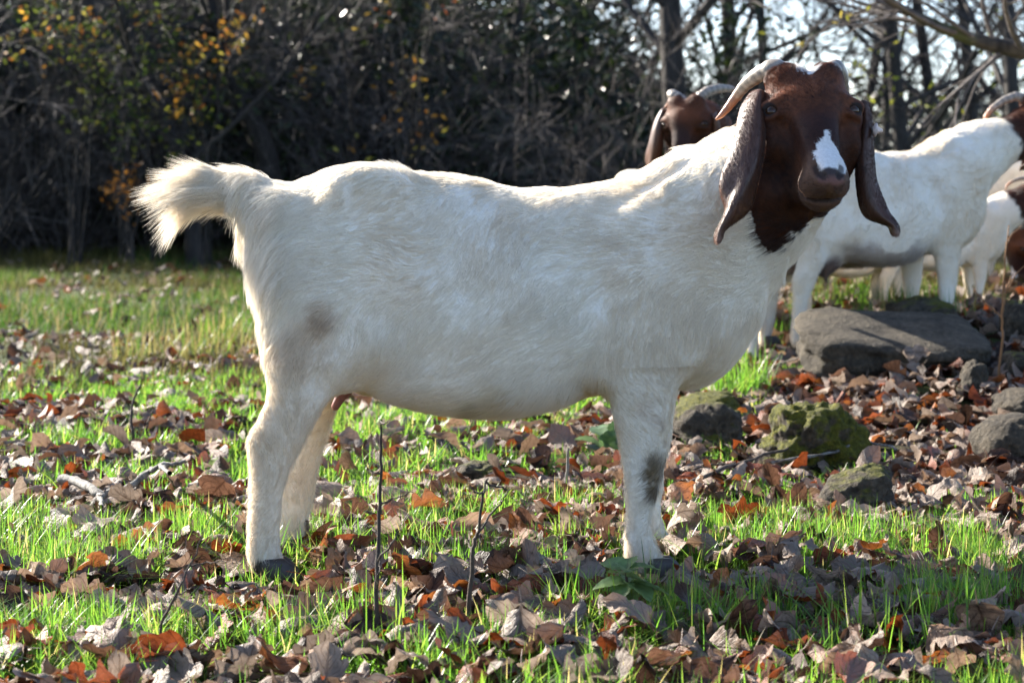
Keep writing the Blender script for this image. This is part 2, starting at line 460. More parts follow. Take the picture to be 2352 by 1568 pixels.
# evergreens
EV_L = ['dark glossy evergreen shrub', 'dense evergreen bush', 'broad evergreen shrub']
for i in range(38):
    vx = -650 + i * 86 + rgT.uniform(-30, 30); Y = rgT.uniform(22.5, 28)
    sc = rgT.uniform(1.05, 1.35) if vx < 1100 else (rgT.uniform(.42, .6) if vx < 1600 else rgT.uniform(.38, .5))
    place('evergreen_shrub', ever[i % 3], at(vx, Y), Y, spot_label(EV_L[i % 3], vx, Y), 'shrub', 'evergreen shrubs of the thicket', rgT.uniform(0, 6.28), sc)
# saplings that still hold green and golden leaves
def leafy(vspots, Y, cols, label, seed, per, size, height=2.3):
    rg = np.random.default_rng(seed)
    cs = np.array([P(a + rg.normal() * 16, b + rg.normal() * 14, Y + rg.normal() * .25) for a, b in vspots for _ in range(7)])
    x0, z0 = cs[:, 0].mean(), float(ground_z(cs[:, 0].mean(), Y)); b0 = np.array([x0, Y, z0])
    t = thing('leafy_sapling', b0, label, 'sapling', 'saplings still in leaf')
    tb = Tubes()
    for (a, b) in vspots:
        e = P(a, b, Y) - b0; mid = np.array([e[0] * .25, rg.normal() * .1, max(e[2] * .5, .3)])
        q = np.array([[rg.normal() * .05, rg.normal() * .05, -.05], mid * (.6, 1, .6), mid + rg.normal(size=3) * .05, (mid + e) / 2 + rg.normal(size=3) * .06, e])
        tb.add(q, np.linspace(.009, .003, 5), 4)
    for c in cs:
        s = vspots[0]; q = np.array([c + rg.normal(size=3) * .10, c + rg.normal(size=3) * .04, c]) - b0
        tb.add(q, [.004, .003, .002], 3)
    obj('stem', tb.mesh('sapling_stem', BARK), t)
    v, f, c = leaf_cloud(rg, cs - b0, per, .075, size, cols)
    obj('leaves', mesh_np('sapling_leaves', v, f, False, c, AUT), t)
leafy([(445, 110), (450, 160), (420, 205), (555, 60), (530, 90), (420, 235)], 19.8, OR_COL, 'sapling with orange-gold leaves hanging before the thick leaning trunk', 3, 5, .032)
leafy([(60, 45), (110, 20), (160, 60), (200, 100), (110, 90), (30, 100), (220, 45), (290, 20), (330, 40)], 19.6, OR_COL + GR_COL + GR_COL, 'gold and green leaved sapling at the upper end of the slender leaning tree', 4, 5, .03)
leafy([(230, 180), (270, 150), (300, 215), (250, 250), (200, 265), (320, 280), (270, 300), (290, 340), (420, 330), (460, 250), (180, 150)], 19.9, GR_COL, 'bright green leafy sapling in front of the dark thicket', 5, 5, .032)
leafy([(330, 120), (380, 60), (250, 60), (150, 110), (380, 120), (470, 190), (560, 180)], 20.3, GR_COL + EV_COL, 'olive green leafy sapling among the leaning trunks', 6, 7, .032)
leafy([(930, 200), (960, 150), (905, 240), (985, 240), (1000, 290), (940, 350), (820, 345), (720, 180), (700, 190)], 20.2, OR_COL + [(.5, .42, .06)], 'sparse yellow leaved sapling in the middle of the thicket', 7, 1, .034)
leafy([(900, 25), (855, 30), (1010, 15)], 20.0, [(.55, .16, .05), (.45, .3, .04)], 'thin sapling with a few red-orange leaves at its top', 8, 1, .034)
leafy([(1990, 120), (2060, 90), (2035, 210), (1960, 250), (2140, 205), (2100, 260), (2010, 190), (2290, 60), (2320, 150), (2330, 215)], 18.5, [(.42, .40, .05), (.32, .34, .04)], 'airy yellow-green sapling before the bare trees on the bright side', 9, 1, .032)
leafy([(270, 445), (300, 440), (320, 445)], 19.5, [(.30, .13, .02), (.24, .10, .02)], 'low sapling with a spray of brown-gold leaves at the foot of the thicket', 10, 5, .032)
# the wood deeper in: one dark mass, with trunks
rg = np.random.default_rng(71)
n = 36000
vx = rg.uniform(-1100, 2900, n); Y = rg.uniform(28, 38, n)
topv = np.interp(vx, [-1100, 900, 1150, 1300, 1500, 1650, 1750, 1950, 2300, 2700], [-90, -60, 60, 170, 190, 200, 215, 225, 210, 200])
vy = topv + (600 - topv) * rg.random(n) ** .85 + 40 * (fbm(np.stack([vx / 90, vx * 0, Y], -1), 1.0, 4) - .5)
a = (vx - 1176) / 5512.0; b = (784 - vy) / 5512.0; tt_ = Y / (cT + b * sT)
cs = np.stack([a * tt_, Y, CAM_Z + (-sT + b * cT) * tt_], -1)
cs = cs[cs[:, 2] > ground_z(cs[:, 0], cs[:, 1]) - .2]
v, f, c = leaf_cloud(rg, cs, 2, .18, .085, [(.014, .018, .010), (.020, .022, .013), (.028, .030, .014), (.022, .018, .013)])
obj('distant_wood', mesh_np('distant_wood', v, f, False, c, EVER), kind='stuff', label='dark tangled wood far behind the thicket', category='wood')
# ------------------------------------------------------------------ rocks, sticks, plants
def gpoint(vx, vy, it=14):
    """where the ray through a photo point meets the ground"""
    a = (vx - 1176) / 5512.0; b = (784 - vy) / 5512.0
    d = np.array([a, cT + b * sT, -sT + b * cT]); t = 4.0
    lo, hi = 2.0, 60.0
    ts = np.concatenate([np.arange(2.5, 12, .01), np.arange(12, 60, .05)])
    hit = CAM_Z + d[2] * ts < ground_z(d[0] * ts, d[1] * ts)
    t = float(ts[np.argmax(hit)])
    return np.array([d[0] * t, d[1] * t, float(ground_z(d[0] * t, d[1] * t))])

def rock_material(name, moss, base=(.088, .072, .050), dark=(.025, .020, .014)):
    m, nt, out = mat_new(name)
    co = texco(nt)
    n1 = noise(nt, 9, 7, .68, co); n2 = noise(nt, 70, 5, .7, co); n3 = noise(nt, 6, 5, .65, co)
    col = ramp(nt, n1.outputs[0], [(.32, dark), (.52, base), (.75, tuple(min(1, x * 1.6) for x in base))])
    col = mixcol(nt, .8, col, ramp(nt, n2.outputs[0], [(.3, (.25, .25, .25)), (.7, (1.35, 1.35, 1.35))]), 'MULTIPLY')
    if moss:
        g = N(nt, 'ShaderNodeNewGeometry'); sx = N(nt, 'ShaderNodeSeparateXYZ'); nt.links.new(g.outputs['Normal'], sx.inputs[0])
        ma = N(nt, 'ShaderNodeMath', operation='MULTIPLY_ADD'); nt.links.new(sx.outputs[2], ma.inputs[0]); ma.inputs[1].default_value = .35
        nt.links.new(n3.outputs[0], ma.inputs[2])
        mf = ramp(nt, ma.outputs[0], [(.90 - moss * .46, (0, 0, 0)), (1.0 - moss * .42, (1, 1, 1))])
        mc = ramp(nt, n2.outputs[0], [(.3, (.02, .025, .004)), (.55, (.10, .10, .010)), (.75, (.22, .19, .02))])
        col = mixcol(nt, mf, col, mc)
    p = N(nt, 'ShaderNodeBsdfPrincipled'); nt.links.new(col, p.inputs['Base Color'])
    p.inputs['Roughness'].default_value = .85; p.inputs['Specular IOR Level'].default_value = .25
    ad = N(nt, 'ShaderNodeMath', operation='ADD'); nt.links.new(n1.outputs[0], ad.inputs[0]); nt.links.new(n2.outputs[0], ad.inputs[1])
    nt.links.new(bump(nt, ad.outputs[0], 1.0, .022), p.inputs['Normal'])
    nt.links.new(p.outputs[0], out.inputs[0])
    return m
ROCK = rock_material('grey_stone', 0); ROCK_M = rock_material('mossy_stone', 1.0); ROCK_S = rock_material('part_mossy_stone', .35)

def rock(vx0, vx1, vtop, vbot, label, depth, mat, seed, box=1.0, tilt=(0, 0, 0), rough=.2, Y=None, name='rock', dz=0.0, pit=.55):
    c = gpoint((vx0 + vx1) / 2, vbot)
    if Y: c = np.array([at((vx0 + vx1) / 2, Y), Y, float(ground_z(at((vx0 + vx1) / 2, Y), Y))])
    s = c[1] / 5512.0
    w = (vx1 - vx0) * s / 2; h = (vbot - vtop) * s
    c = c + np.array([0, depth * .45, dz])
    bm = bmesh.new(); bmesh.ops.create_icosphere(bm, subdivisions=5, radius=1)
    v = np.array([x.co[:] for x in bm.verts]); f = np.array([[q.index for q in fa.verts] for fa in bm.faces]); bm.free()
    a = np.abs(v); pw = 2 + 2.6 * box
    v = v / ((a ** pw).sum(1) ** (1 / pw))[:, None]
    nrm = v / np.linalg.norm(v, axis=1)[:, None]
    o = seed * 3.7
    n = fbm(v + o, 1.3, seed, 4) - .5; n2 = fbm(v + o, 5, seed + 3, 3) - .5
    fac = np.floor((fbm(v + o, 1.8, seed + 9, 2)) * 7) / 7 - .5
    v = v + nrm * (n * rough * 2.4 + n2 * rough * pit + fac * rough * 1.9)[:, None]
    v *= np.array([w, depth / 2, h * .62])
    M = np.array(Matrix.Rotation(tilt[2], 3, 'Z') @ Matrix.Rotation(tilt[1], 3, 'Y') @ Matrix.Rotation(tilt[0], 3, 'X'))
    v = v @ M.T
    v[:, 2] += h * .40
    return obj(name, mesh_np(name, v, f, True, None, mat), None, c, label=label, category='rock', group='stones of the bank')

SLAB = rock(1862, 2297, 790, 884, 'long flat grey slab lying below the hooves of the doe that stands behind', .50, ROCK, 3, 1.6, (.20, .03, .05), .15, Y=7.35, dz=.025)
rock(1905, 2250, 850, 915, 'added dark block standing in for the shaded gap under the long flat slab', .36, ROCK_S, 33, 1.2, (0, 0, .05), .15, Y=7.45)  # added block, its dark body stands in for the shade beneath the slab
rock(1768, 1975, 940, 1100, 'pitted boulder covered in yellow-green moss', .24, ROCK_M, 5, .35, (0, .12, .3), .30, pit=1.3)
rock(1546, 1712, 938, 1048, 'dark mossy-edged stone just behind the foreleg of the front doe', .22, ROCK_S, 8, .3, (0, -.2, .2), .22)
rock(1555, 1710, 862, 940, 'dark mossy stone beneath the chest of the front doe', .25, ROCK_M, 9, .5, (0, -.1, 0), .2, Y=6.9)
rock(2252, 2440, 962, 1085, 'smooth pale rounded stone half out of the leaf litter', .26, ROCK, 12, .3, (0, -.25, .1), .12)
rock(2300, 2460, 900, 985, 'grey stone resting behind the smooth pale stone', .25, ROCK, 13, .5, (0, -.2, 0), .2)
rock(1885, 2075, 1088, 1190, 'low weathered brown stone sunk in leaves at the grass edge', .16, ROCK_S, 15, .2, (0, -.28, .5), .2)
rock(1048, 1142, 1068, 1122, 'small dark stone under the belly of the front doe', .12, ROCK_S, 17, .3, (0, 0, 0), .2)
rock(2212, 2270, 838, 915, 'small upright stone leaning on the end of the long slab', .12, ROCK, 19, .4, (0, .3, 0), .2)
rock(1700, 1775, 765, 818, 'dark stone by the hind hooves of the doe that stands behind', .2, ROCK_S, 21, .5, (0, .1, 0), .2)
rock(2310, 2420, 700, 790, 'dark mossy stone in the rough at the top of the bank', .25, ROCK_S, 23, .5, (0, .1, 0), .2)
rock(2060, 2200, 690, 765, 'dark grass-topped stone above the long slab', .3, ROCK_S, 27, .6, (0, -.1, 0), .18)
rock(2310, 2400, 815, 880, 'small dark stone among leaves beyond the end of the slab', .14, ROCK_S, 29, .4, (0, .1, 0), .2)

STICK = bark_material('stick_bark', (.10, .075, .055), (.03, .022, .018), scale=40)
STICK_L = bark_material('lichen_stick', (.30, .29, .26), (.05, .045, .04), scale=40)
STALK = bark_material('dry_stalk', (.30, .15, .06), (.14, .07, .03), scale=40)

def vpath(pts, Y): return np.array([P(a, b, Y + (q[0] if (q := r) else 0)) for a, b, *r in pts])

def upright(name, label, cat, base_v, polys, radii, mat, lean=.0, group=None, fruit=None):
    """a stem rooted at a photo point; all pieces kept in the upright plane through its base"""
    g = gpoint(*base_v)
    t = thing(name, g, label, cat, group)
    rg = np.random.default_rng(int(abs(base_v[0] * 7 + base_v[1])))
    tb = None
    for i, (pl, r) in enumerate(zip(polys, radii)):
        q = np.array([P(a, b, g[1]) for a, b in pl]) - g
        q[:, 1] += np.cumsum(rg.normal(size=len(q)) * .012) + (0 if i == 0 else .01)
        if i: q[0] = nearest(q[0], stem_pts)
        else:
            q[0, 2] = -.03
            stem_pts = q
        s0 = np.linspace(0, 1, len(q)); s1 = np.linspace(0, 1, len(q) * 4)
        q2 = np.stack([np.interp(s1, s0, q[:, k]) for k in range(3)], 1) + rg.normal(size=(len(s1), 3)) * .0011 * (s1[:, None] > .01)
        tb = Tubes(); tb.add(q2, np.linspace(r[0], r[1], len(q2)), 6)
        obj('stem' if i == 0 else 'side_twig', tb.mesh(name, mat), t)
    return t
def nearest(p, path):
    best = None
    for i in range(len(path) - 1):
        a, b = path[i], path[i + 1]; ab = b - a; u = np.clip(((p - a) @ ab) / (ab @ ab + 1e-12), 0, 1); c = a + u * ab
        if best is None or np.linalg.norm(p - c) < best[0]: best = (np.linalg.norm(p - c), c)
    return best[1]
k1 = lambda L: [(488.1 + x * .3846, 775.2 + y * .3846) for x, y in L]
k2 = lambda L: [(574.2 + x * .3174, 1091 + y * .3174) for x, y in L]
k3 = lambda L: [(x * .4143, 918.7 + y * .4143) for x, y in L]
k4 = lambda L: [(1693.9 + x * .2798, 516.8 + y * .2798) for x, y in L]
upright('sapling', 'tall thin leafless sapling standing upright before the belly of the front doe', 'sapling', (868, 1500),
        [k1([(975, 1840), (978, 1530), (985, 1180), (995, 900), (1003, 660), (1000, 490)]), k1([(1003, 530), (1030, 518), (1055, 495)]), k1([(1005, 1010), (1100, 960), (1190, 925)]), k1([(985, 1190), (940, 1160), (870, 1145)]),
         k1([(990, 1300), (1060, 1230), (1105, 1180), (1130, 1105)]), k1([(985, 1500), (998, 1400), (1000, 1330)]), k1([(990, 835), (965, 815), (950, 790)])],
        [(.0045, .0018)] + [(.002, .0008)] * 6, STICK)
upright('sapling', 'short leafless sapling with one long forked side twig rising from the leaves', 'sapling', (1068, 1462),
        [k2([(1555, 1170), (1590, 800), (1620, 500), (1655, 385), (1680, 150), (1715, 10)]), k2([(1655, 385), (1740, 290), (1810, 210), (1840, 150), (1880, 90)]), k2([(1840, 150), (1862, 120), (1858, 80)]), k2([(1670, 165), (1630, 100), (1590, 60)]), k2([(1610, 560), (1580, 520), (1560, 470)]), k2([(1655, 380), (1662, 450), (1660, 540)])],
        [(.0046, .0016)] + [(.0022, .0009)] * 5, STICK)
upright('sapling', 'thin bent leafless sapling in the grass behind the heel of the front doe', 'sapling', (368, 1552),
        [k3([(885, 1540), (890, 1250), (990, 1050), (1050, 930), (1130, 720)]), k3([(1050, 930), (1150, 905), (1250, 880)]), k3([(985, 1090), (1020, 1060), (1060, 1050)]), k3([(990, 1040), (965, 1000), (950, 975)])],
        [(.003, .0009)] + [(.0016, .0008)] * 3, STICK)
upright('forked_twig', 'dark forked twig standing in the rough grass', 'twig', (318, 1040), [[(318, 1040), (308, 1000), (300, 950), (303, 915), (320, 885)], [(318, 1030), (330, 995), (342, 965), (352, 938)]], [(.006, .003), (.004, .002)], STICK)
upright('dry_stick', 'pale dry stick poking up by the foreleg of the front doe', 'stick', (1298, 1165), [[(1298, 1165), (1301, 1100), (1306, 1030)]], [(.005, .003)], STICK_L)
upright('dry_weed', 'orange dry weed stalk at the end of the long slab', 'weed', (2290, 872),
        [k4([(2130, 1240), (2165, 900), (2150, 700), (2160, 420), (2190, 180), (2225, 0)]), k4([(2160, 720), (2200, 560), (2270, 400), (2360, 310)]), k4([(2145, 740), (2050, 640), (1985, 560), (1950, 500)]), k4([(2190, 180), (2250, 90), (2340, 10)]), k4([(2155, 520), (2240, 480), (2300, 380)])],
        [(.004, .0016)] + [(.0028, .0012)] * 4, STALK)

def lying(name, label, segs, radii, mat, lift=.05, cat='stick'):
    g0 = gpoint(*segs[0][0]); t = thing(name, g0, label, cat)
    rg = np.random.default_rng(int(segs[0][0][0]))
    for i, (pl, r) in enumerate(zip(segs, radii)):
        q = []
        for a, b, *h in pl:
            p = gpoint(a, b + (h[0] if h else 0)); p[2] += lift + (h[0] * p[1] / 5512 if h else 0); q.append(p - g0)
        q = np.array(q); s0 = np.linspace(0, 1, len(q)); s1 = np.linspace(0, 1, len(q) * 4)
        q2 = np.stack([np.interp(s1, s0, q[:, k]) for k in range(3)], 1) + rg.normal(size=(len(s1), 3)) * .0018
        tb = Tubes(); tb.add(q2, np.linspace(r[0], r[1], len(q2)) * (1 + .15 * rg.normal(size=len(q2))), 7)
        obj('stick' if i == 0 else 'side_twig', tb.mesh(name, mat), t)
lying('fallen_branch', 'crooked lichen-grey fallen branch lying in the leaves by the hind legs', [[(145, 1152), (180, 1160), (235, 1195), (290, 1182), (340, 1140, 24), (370, 1125, 45), (392, 1150, 135)], [(370, 1125, 45), (400, 1120, 50), (425, 1115, 53)], [(235, 1195), (232, 1225)]], [(.0115, .005), (.007, .004), (.007, .004)], STICK_L, .055, cat='branch')
lying('fallen_twig', 'long thin twig lying over the leaves from the front doe\'s foreleg to the mossy boulder', [[(1565, 1178), (1690, 1122, 8), (1790, 1092, 14), (1850, 1070, 18)], [(1690, 1122, 8), (1640, 1126, 4), (1590, 1135)]], [(.0055, .003), (.004, .002)], STICK, .06, 'twig')
lying('fallen_twig', 'grey curved twig lying on leaves in front of the mossy boulder', [[(1770, 1118), (1900, 1096, 8), (1960, 1078, 12), (2000, 1072, 10), (2060, 1085, 6)]], [(.004, .0035)], STICK_L, .06, 'twig')
lying('fallen_twig', 'thin bent twig rising from the leaves towards the long slab', [[(1725, 895), (1790, 850, 8), (1850, 830, 40), (1868, 815, 45)]], [(.004, .002)], STICK, .02, 'twig')
lying('fallen_branch', 'pale broken branch end lying in the shaded grass', [[(2270, 1400), (2310, 1385), (2400, 1362)]], [(.012, .014)], STICK_L, .015, 'branch')

# broad scalloped leaves of the herbs
HERB = leaf_material('herb_leaf', .42, .38, .4, back=(.30, .36, .16))
def herb_leaf(L, W, seed, n=12, fold=.25, droop=.3):
    rg = np.random.default_rng(seed)
    t = np.linspace(0, 1, n); cols = [-1, -.55, 0, .55, 1]
    w = np.sin(np.clip(t * 1.02, 0, 1) * math.pi) ** .55 * (1 - .35 * t) * W / 2 * 1.25
    sc = 1 - .16 * (np.arange(n) % 2)
    g = np.zeros((n, 5, 3))
    for j, c in enumerate(cols):
        g[:, j, 0] = t * L + (abs(c) > .9) * (np.arange(n) % 2 - .5) * L * .03
        g[:, j, 1] = c * w * (sc if abs(c) > .9 else 1)
        g[:, j, 2] = abs(c) * w * fold - droop * L * t * t + rg.normal(size=n) * L * .012
    i = (np.arange(n - 1)[:, None] * 5 + np.arange(4)[None]).ravel()
    return g.reshape(-1, 3), np.stack([i, i + 5, i + 6, i + 1], 1)
def herb(name, label, base_v, stem, leaves, cols, seed, stemmat=STICK):
    """leaves: (photo x, y of leaf base, azimuth deg, pitch deg, length m, depth offset)"""
    g = gpoint(*base_v); t = thing(name, g, label, 'plant'); rg = np.random.default_rng(seed)
    if stem:
        q = np.array([P(a, b, g[1]) for a, b in stem]) - g; q[0, 2] = -.02
        tb = Tubes(); tb.add(q, np.linspace(.0045, .002, len(q)), 6); obj('stem', tb.mesh('herb_stem', STICK), t)
    for i, (a, b, az, pi_, L, dy) in enumerate(leaves):
        v, f = herb_leaf(L, L * rg.uniform(.75, .95), seed * 10 + i)
        M = np.array(Matrix.Rotation(math.radians(az), 3, 'Z') @ Matrix.Rotation(-math.radians(pi_), 3, 'Y') @ Matrix.Rotation(rg.normal() * .3, 3, 'X'))
        p = P(a, b, g[1] + dy) - g
        c = np.array(cols[i % len(cols)])[None] * (.85 + .3 * rg.random((len(v), 1)))
        obj('leaf', mesh_np('herb_leaf', v @ M.T + p, f, True, c, HERB), t)
GREEN = [(.15, .24, .09), (.19, .29, .11), (.13, .21, .08)]
herb('herb', 'upright green herb with crinkled toothed leaves before the front hoof', (1415, 1472), [(1415, 1472), (1424, 1420), (1436, 1365), (1440, 1340), (1438, 1306)],
     [(1438, 1308, 160, 25, .045, 0), (1438, 1308, 10, 15, .055, 0), (1438, 1308, 270, 20, .045, 0), (1438, 1308, 80, 30, .05, 0), (1440, 1338, 185, 5, .055, 0), (1440, 1338, -10, 0, .075, 0), (1440, 1338, 250, -10, .05, 0), (1440, 1338, 310, -5, .06, 0), (1440, 1338, 60, 5, .06, .01),
      (1436, 1358, 200, -45, .045, 0), (1437, 1352, 300, -40, .04, 0), (1428, 1398, 20, 10, .025, 0), (1428, 1398, 200, 10, .022, 0), (1439, 1325, 130, 20, .04, 0), (1439, 1325, -40, 10, .045, 0)], GREEN, 5)
herb('herb', 'low broad scalloped green leaves among the leaf litter below the upright herb', (1400, 1520), None,
     [(1400, 1500, 170, 22, .085, 0), (1400, 1505, 20, 12, .07, -.02), (1402, 1510, 100, 25, .07, .03), (1420, 1520, -20, 18, .09, -.02), (1500, 1530, 20, 15, .085, 0), (1500, 1530, 160, 12, .08, -.01), (1500, 1535, 250, 10, .07, 0), (1500, 1532, -30, 10, .07, .0)], [(.07, .12, .035), (.10, .16, .04)], 7)
herb('herb', 'pale green broad-leaved herb behind the foreleg of the front doe', (1392, 1075), None,
     [(1385, 1050, 120, 35, .08, 0), (1390, 1045, 60, 40, .09, 0), (1385, 1030, 150, 30, .08, 0), (1395, 1020, 90, 50, .08, .02), (1395, 1055, 200, 20, .07, 0), (1400, 1060, -30, 15, .07, 0), (1380, 1000, 100, 30, .07, 0), (1405, 1000, 40, 40, .07, 0)], [(.14, .22, .10), (.11, .19, .06)], 9)
herb('herb', 'single bright green lobed leaf over the dark stone behind the foreleg', (1560, 960), None, [(1548, 945, 5, 15, .075, 0)], [(.22, .30, .08)], 11)
herb('herb', 'yellow-green broad leaf lit from behind beside the hind leg', (525, 1110), None, [(525, 1105, 150, 45, .085, 0), (525, 1105, 40, 40, .08, 0), (528, 1108, 80, 60, .07, .01)], [(.22, .30, .04), (.25, .33, .05)], 13)
herb('herb', 'small plant of two rounded leaves in the grass behind the hind heel', (183, 1300), None, [(180, 1293, 170, 30, .05, 0), (185, 1292, 20, 25, .055, 0)], [(.14, .24, .04)], 15)
herb('herb', 'low green seedling leaves among grass beyond the fallen branch', (280, 1115), None, [(275, 1105, 160, 40, .06, 0), (282, 1100, 30, 45, .065, 0), (290, 1108, 80, 50, .06, 0)], [(.16, .26, .05)], 17)
herb('herb', 'pale grey-green leaves below the tuft of grass by the mossy boulder', (1735, 985), None, [(1725, 972, 180, 20, .06, 0), (1735, 968, 90, 30, .06, 0), (1745, 975, 10, 20, .06, 0), (1732, 980, 260, 10, .06, 0)], [(.22, .28, .16)], 19)

# ------------------------------------------------------------------ fallen leaves
LEAF = leaf_material('fallen_leaf', .33, .5, .3, back=(.40, .31, .24), vein='oak')
def oak_leaf(seed, n=17, cols=(-1, -.5, 0, .5, 1)):
    rg = np.random.default_rng(seed)
    kind = seed % 3; m = len(cols)
    t = np.linspace(0, 1, n)
    if kind < 2:      # oak: rounded or pointed side lobes
        env = np.interp(t, [0, .1, .35, .65, .9, 1], [.03, .12, .27, .31, .17, .0]); dp = .62 if kind == 0 else .42; nl = 3.6
    else:             # broad leaf
        env = np.interp(t, [0, .06, .25, .55, .85, 1], [.03, .24, .37, .31, .14, .0]); dp = .30; nl = 3.0
    ph = rg.uniform(-.6, .6)
    lobe = lambda f: 1 - dp + dp * 1.25 * np.abs(np.sin(math.pi * nl * t + f)) ** .7
    wl = env * lobe(ph) * rg.uniform(.9, 1.1, n); wr = env * lobe(ph + .25) * rg.uniform(.9, 1.1, n)
    curl = rg.uniform(-2.6, 3.8); arch = rg.uniform(-1.6, 2.2); twist = rg.uniform(-1.6, 1.6); crk = rg.uniform(.9, 2.2)
    wav = np.cumsum(rg.normal(size=(n, 2)), 0); wav = (wav - wav.mean(0)) * .018 * crk
    g = np.zeros((n, m, 3))
    for j, c in enumerate(cols):
        w = (wl if c < 0 else wr) * abs(c)
        th = w * curl * 2.2; k_ = curl * 2.2 + 1e-6
        y = np.sign(c) * np.sin(th) / k_; z = (1 - np.cos(th)) / k_
        rip = np.sin(t * rg.uniform(9, 15) + rg.uniform(0, 6)) * .030 * crk * abs(c)
        g[:, j] = np.stack([t + abs(c) * .08 + (abs(c) > .9) * .012 * rg.normal(size=n), y, z + rip + (wav[:, 0] if c < 0 else wav[:, 1]) * abs(c)], 1)
    a = (t - .4) * twist
    y, z = g[..., 1].copy(), g[..., 2].copy()
    g[..., 1] = y * np.cos(a)[:, None] - z * np.sin(a)[:, None]; g[..., 2] = y * np.sin(a)[:, None] + z * np.cos(a)[:, None]
    ph = (g[..., 0] - .45) * arch
    z = g[..., 2].copy()
    g[..., 0] = np.sin(ph) / (arch + 1e-6) - z * np.sin(ph); g[..., 2] = (1 - np.cos(ph)) / (arch + 1e-6) + z * np.cos(ph)
    v = g.reshape(-1, 3)
    i = (np.arange(n - 1)[:, None] * m + np.arange(m - 1)[None]).ravel()
    q = np.stack([i, i + m, i + m + 1, i + 1], 1)
    s = g[0, m // 2]; d = np.array([-.22, rg.normal() * .05, rg.normal() * .06]); K = n * m
    pv = np.array([s + (0, .009, 0), s + (0, -.009, .0), s + d + (0, -.005, 0), s + d + (0, .005, 0)])
    v = np.concatenate([v, pv]); q = np.concatenate([q, np.array([[K, K + 1, K + 2, K + 3]])])
    v[:, 2] -= np.percentile(v[:, 2], 15)
    rib = np.ones((n, m)); rib[:, m // 2] = .78; rib[:, [0, -1]] = .88
    luv = np.zeros((len(v), 2)); luv[:K, 0] = np.repeat(t, m); luv[:K, 1] = np.tile(np.array(cols), n)
    return v, q, luv, curl, np.concatenate([rib.ravel() * (.8 + .4 * fbm(v[:K], 5.0, seed, 2)), np.full(4, .7)])
PROTO = [oak_leaf(s) for s in range(30)]
PROTO_FAR = [oak_leaf(s, 8, (-1, 0, 1)) for s in range(30)]
PAL = [('pale grey-brown', (.32, .245, .19)), ('tan', (.26, .165, .105)), ('brown', (.12, .06, .036)), ('rust-red', (.22, .052, .014)), ('dark brown', (.055, .030, .020)), ('orange-brown', (.30, .10, .024))]
PALP = np.array([.20, .15, .25, .18, .16, .06])

rgL = np.random.default_rng(2024)
ROOT_X, HX, FX = at(1100, 4.63), -.40, .33
def lush(x, y):
    """how grassy a spot is (0..1): patches read off the photograph"""
    n = fbm(xy3(x, y), 1.7, 21, 3); n2 = fbm(xy3(x, y), 5, 22, 2)
    g = np.zeros_like(np.asarray(x, float))
    for vx, vy, rx, ry in ((250, 1290, .55, .30), (560, 1330, .35, .25), (820, 1290, .45, .22), (1250, 1290, .45, .24), (1780, 1260, .42, .20), (2060, 1270, .45, .20), (2250, 1300, .25, .22), (1500, 1400, .45, .25), (2050, 1420, .5, .3), (700, 1420, .3, .15), (300, 1080, .5, .6), (900, 1020, .5, .8), (500, 1480, .25, .1), (1650, 940, .2, .3), (60, 1480, .3, .2), (1000, 1350, .3, .2)):
        c = gpt[(vx, vy)]
        g = np.maximum(g, sstep(1.25, .35, np.hypot((x - c[0]) / rx, (y - c[1]) / ry)))
    far = sstep(7.0, 9.5, y) * sstep(1.0, .0, x - .4) + sstep(8.5, 10.5, y)
    n3 = fbm(xy3(x, y), 3.6, 23, 3)
    g = np.clip(g * (.35 + 1.1 * sstep(.36, .58, n3)) + .72 * sstep(.40, .58, n3) * sstep(9.6, 8.4, y + 3.4 * np.maximum(x - .1, 0)), 0, 1)
    for fx, fy in ((ROOT_X + HX, 4.5), (ROOT_X + FX, 4.5)): g = g * (1 - .75 * sstep(1.0, .6, np.hypot((x - fx) / .26, (y - fy + .16) / .34)))
    return np.clip(np.maximum(g, np.clip(far, 0, 1) * (.55 + .5 * sstep(.35, .6, n))) * (.45 + .9 * n2), 0, 1)
gpt = {}
for s in ((250, 1290), (560, 1330), (820, 1290), (1250, 1290), (1780, 1260), (2060, 1270), (2250, 1300), (1500, 1400), (2050, 1420), (700, 1420), (300, 1080), (900, 1020), (500, 1480), (1650, 940), (60, 1480), (1000, 1350)): gpt[s] = gpoint(*s)

def in_view(x, y, m=.12): return np.abs(x) < y * .2134 + m + .03 * y
def scatter(n, y0, y1):
    y = np.sqrt(rgL.random(n) * (y1 ** 2 - y0 ** 2) + y0 ** 2); x = (rgL.random(n) * 2 - 1) * (y * .2134 + .75 + .05 * y)
    return x, y
spots = []
for n, y0, y1 in ((4100, 3.3, 5.2), (5900, 5.2, 7.6), (6300, 7.6, 11), (4600, 11, 21)):
    x, y = scatter(n, y0, y1)
    dens = np.ones(n)
    lu = lush(x, y)
    dens *= 1 - .6 * lu * (y < 8)
    dens *= np.where((x < .2) & (y > 5.0) & (y < 9.5), .62, 1.0)
    dens *= .45 + .9 * sstep(.3, .62, fbm(xy3(x, y), 2.2, 44, 3))
    for fx, fy in ((-.46, 4.42), (.27, 4.42)): dens *= 1 - .95 * (np.hypot((x - fx) / .12, (y - fy) / .2) < 1)
    dens *= np.where((y > 7.6) & (x < .3), .45, 1.0) * np.where((y > 9.5), .6, 1.0)
    keep = rgL.random(n) < dens
    spots.append(np.stack([x[keep], y[keep], lu[keep]], 1))
spots = np.concatenate(spots)
order = np.argsort(spots[:, 1]); spots = spots[order]
nL = len(spots)
size = np.where(spots[:, 1] < 5.4, rgL.uniform(.055, .13, nL), rgL.uniform(.055, .12, nL))
pk = rgL.choice(6, nL, p=PALP); pr = rgL.integers(0, 30, nL)
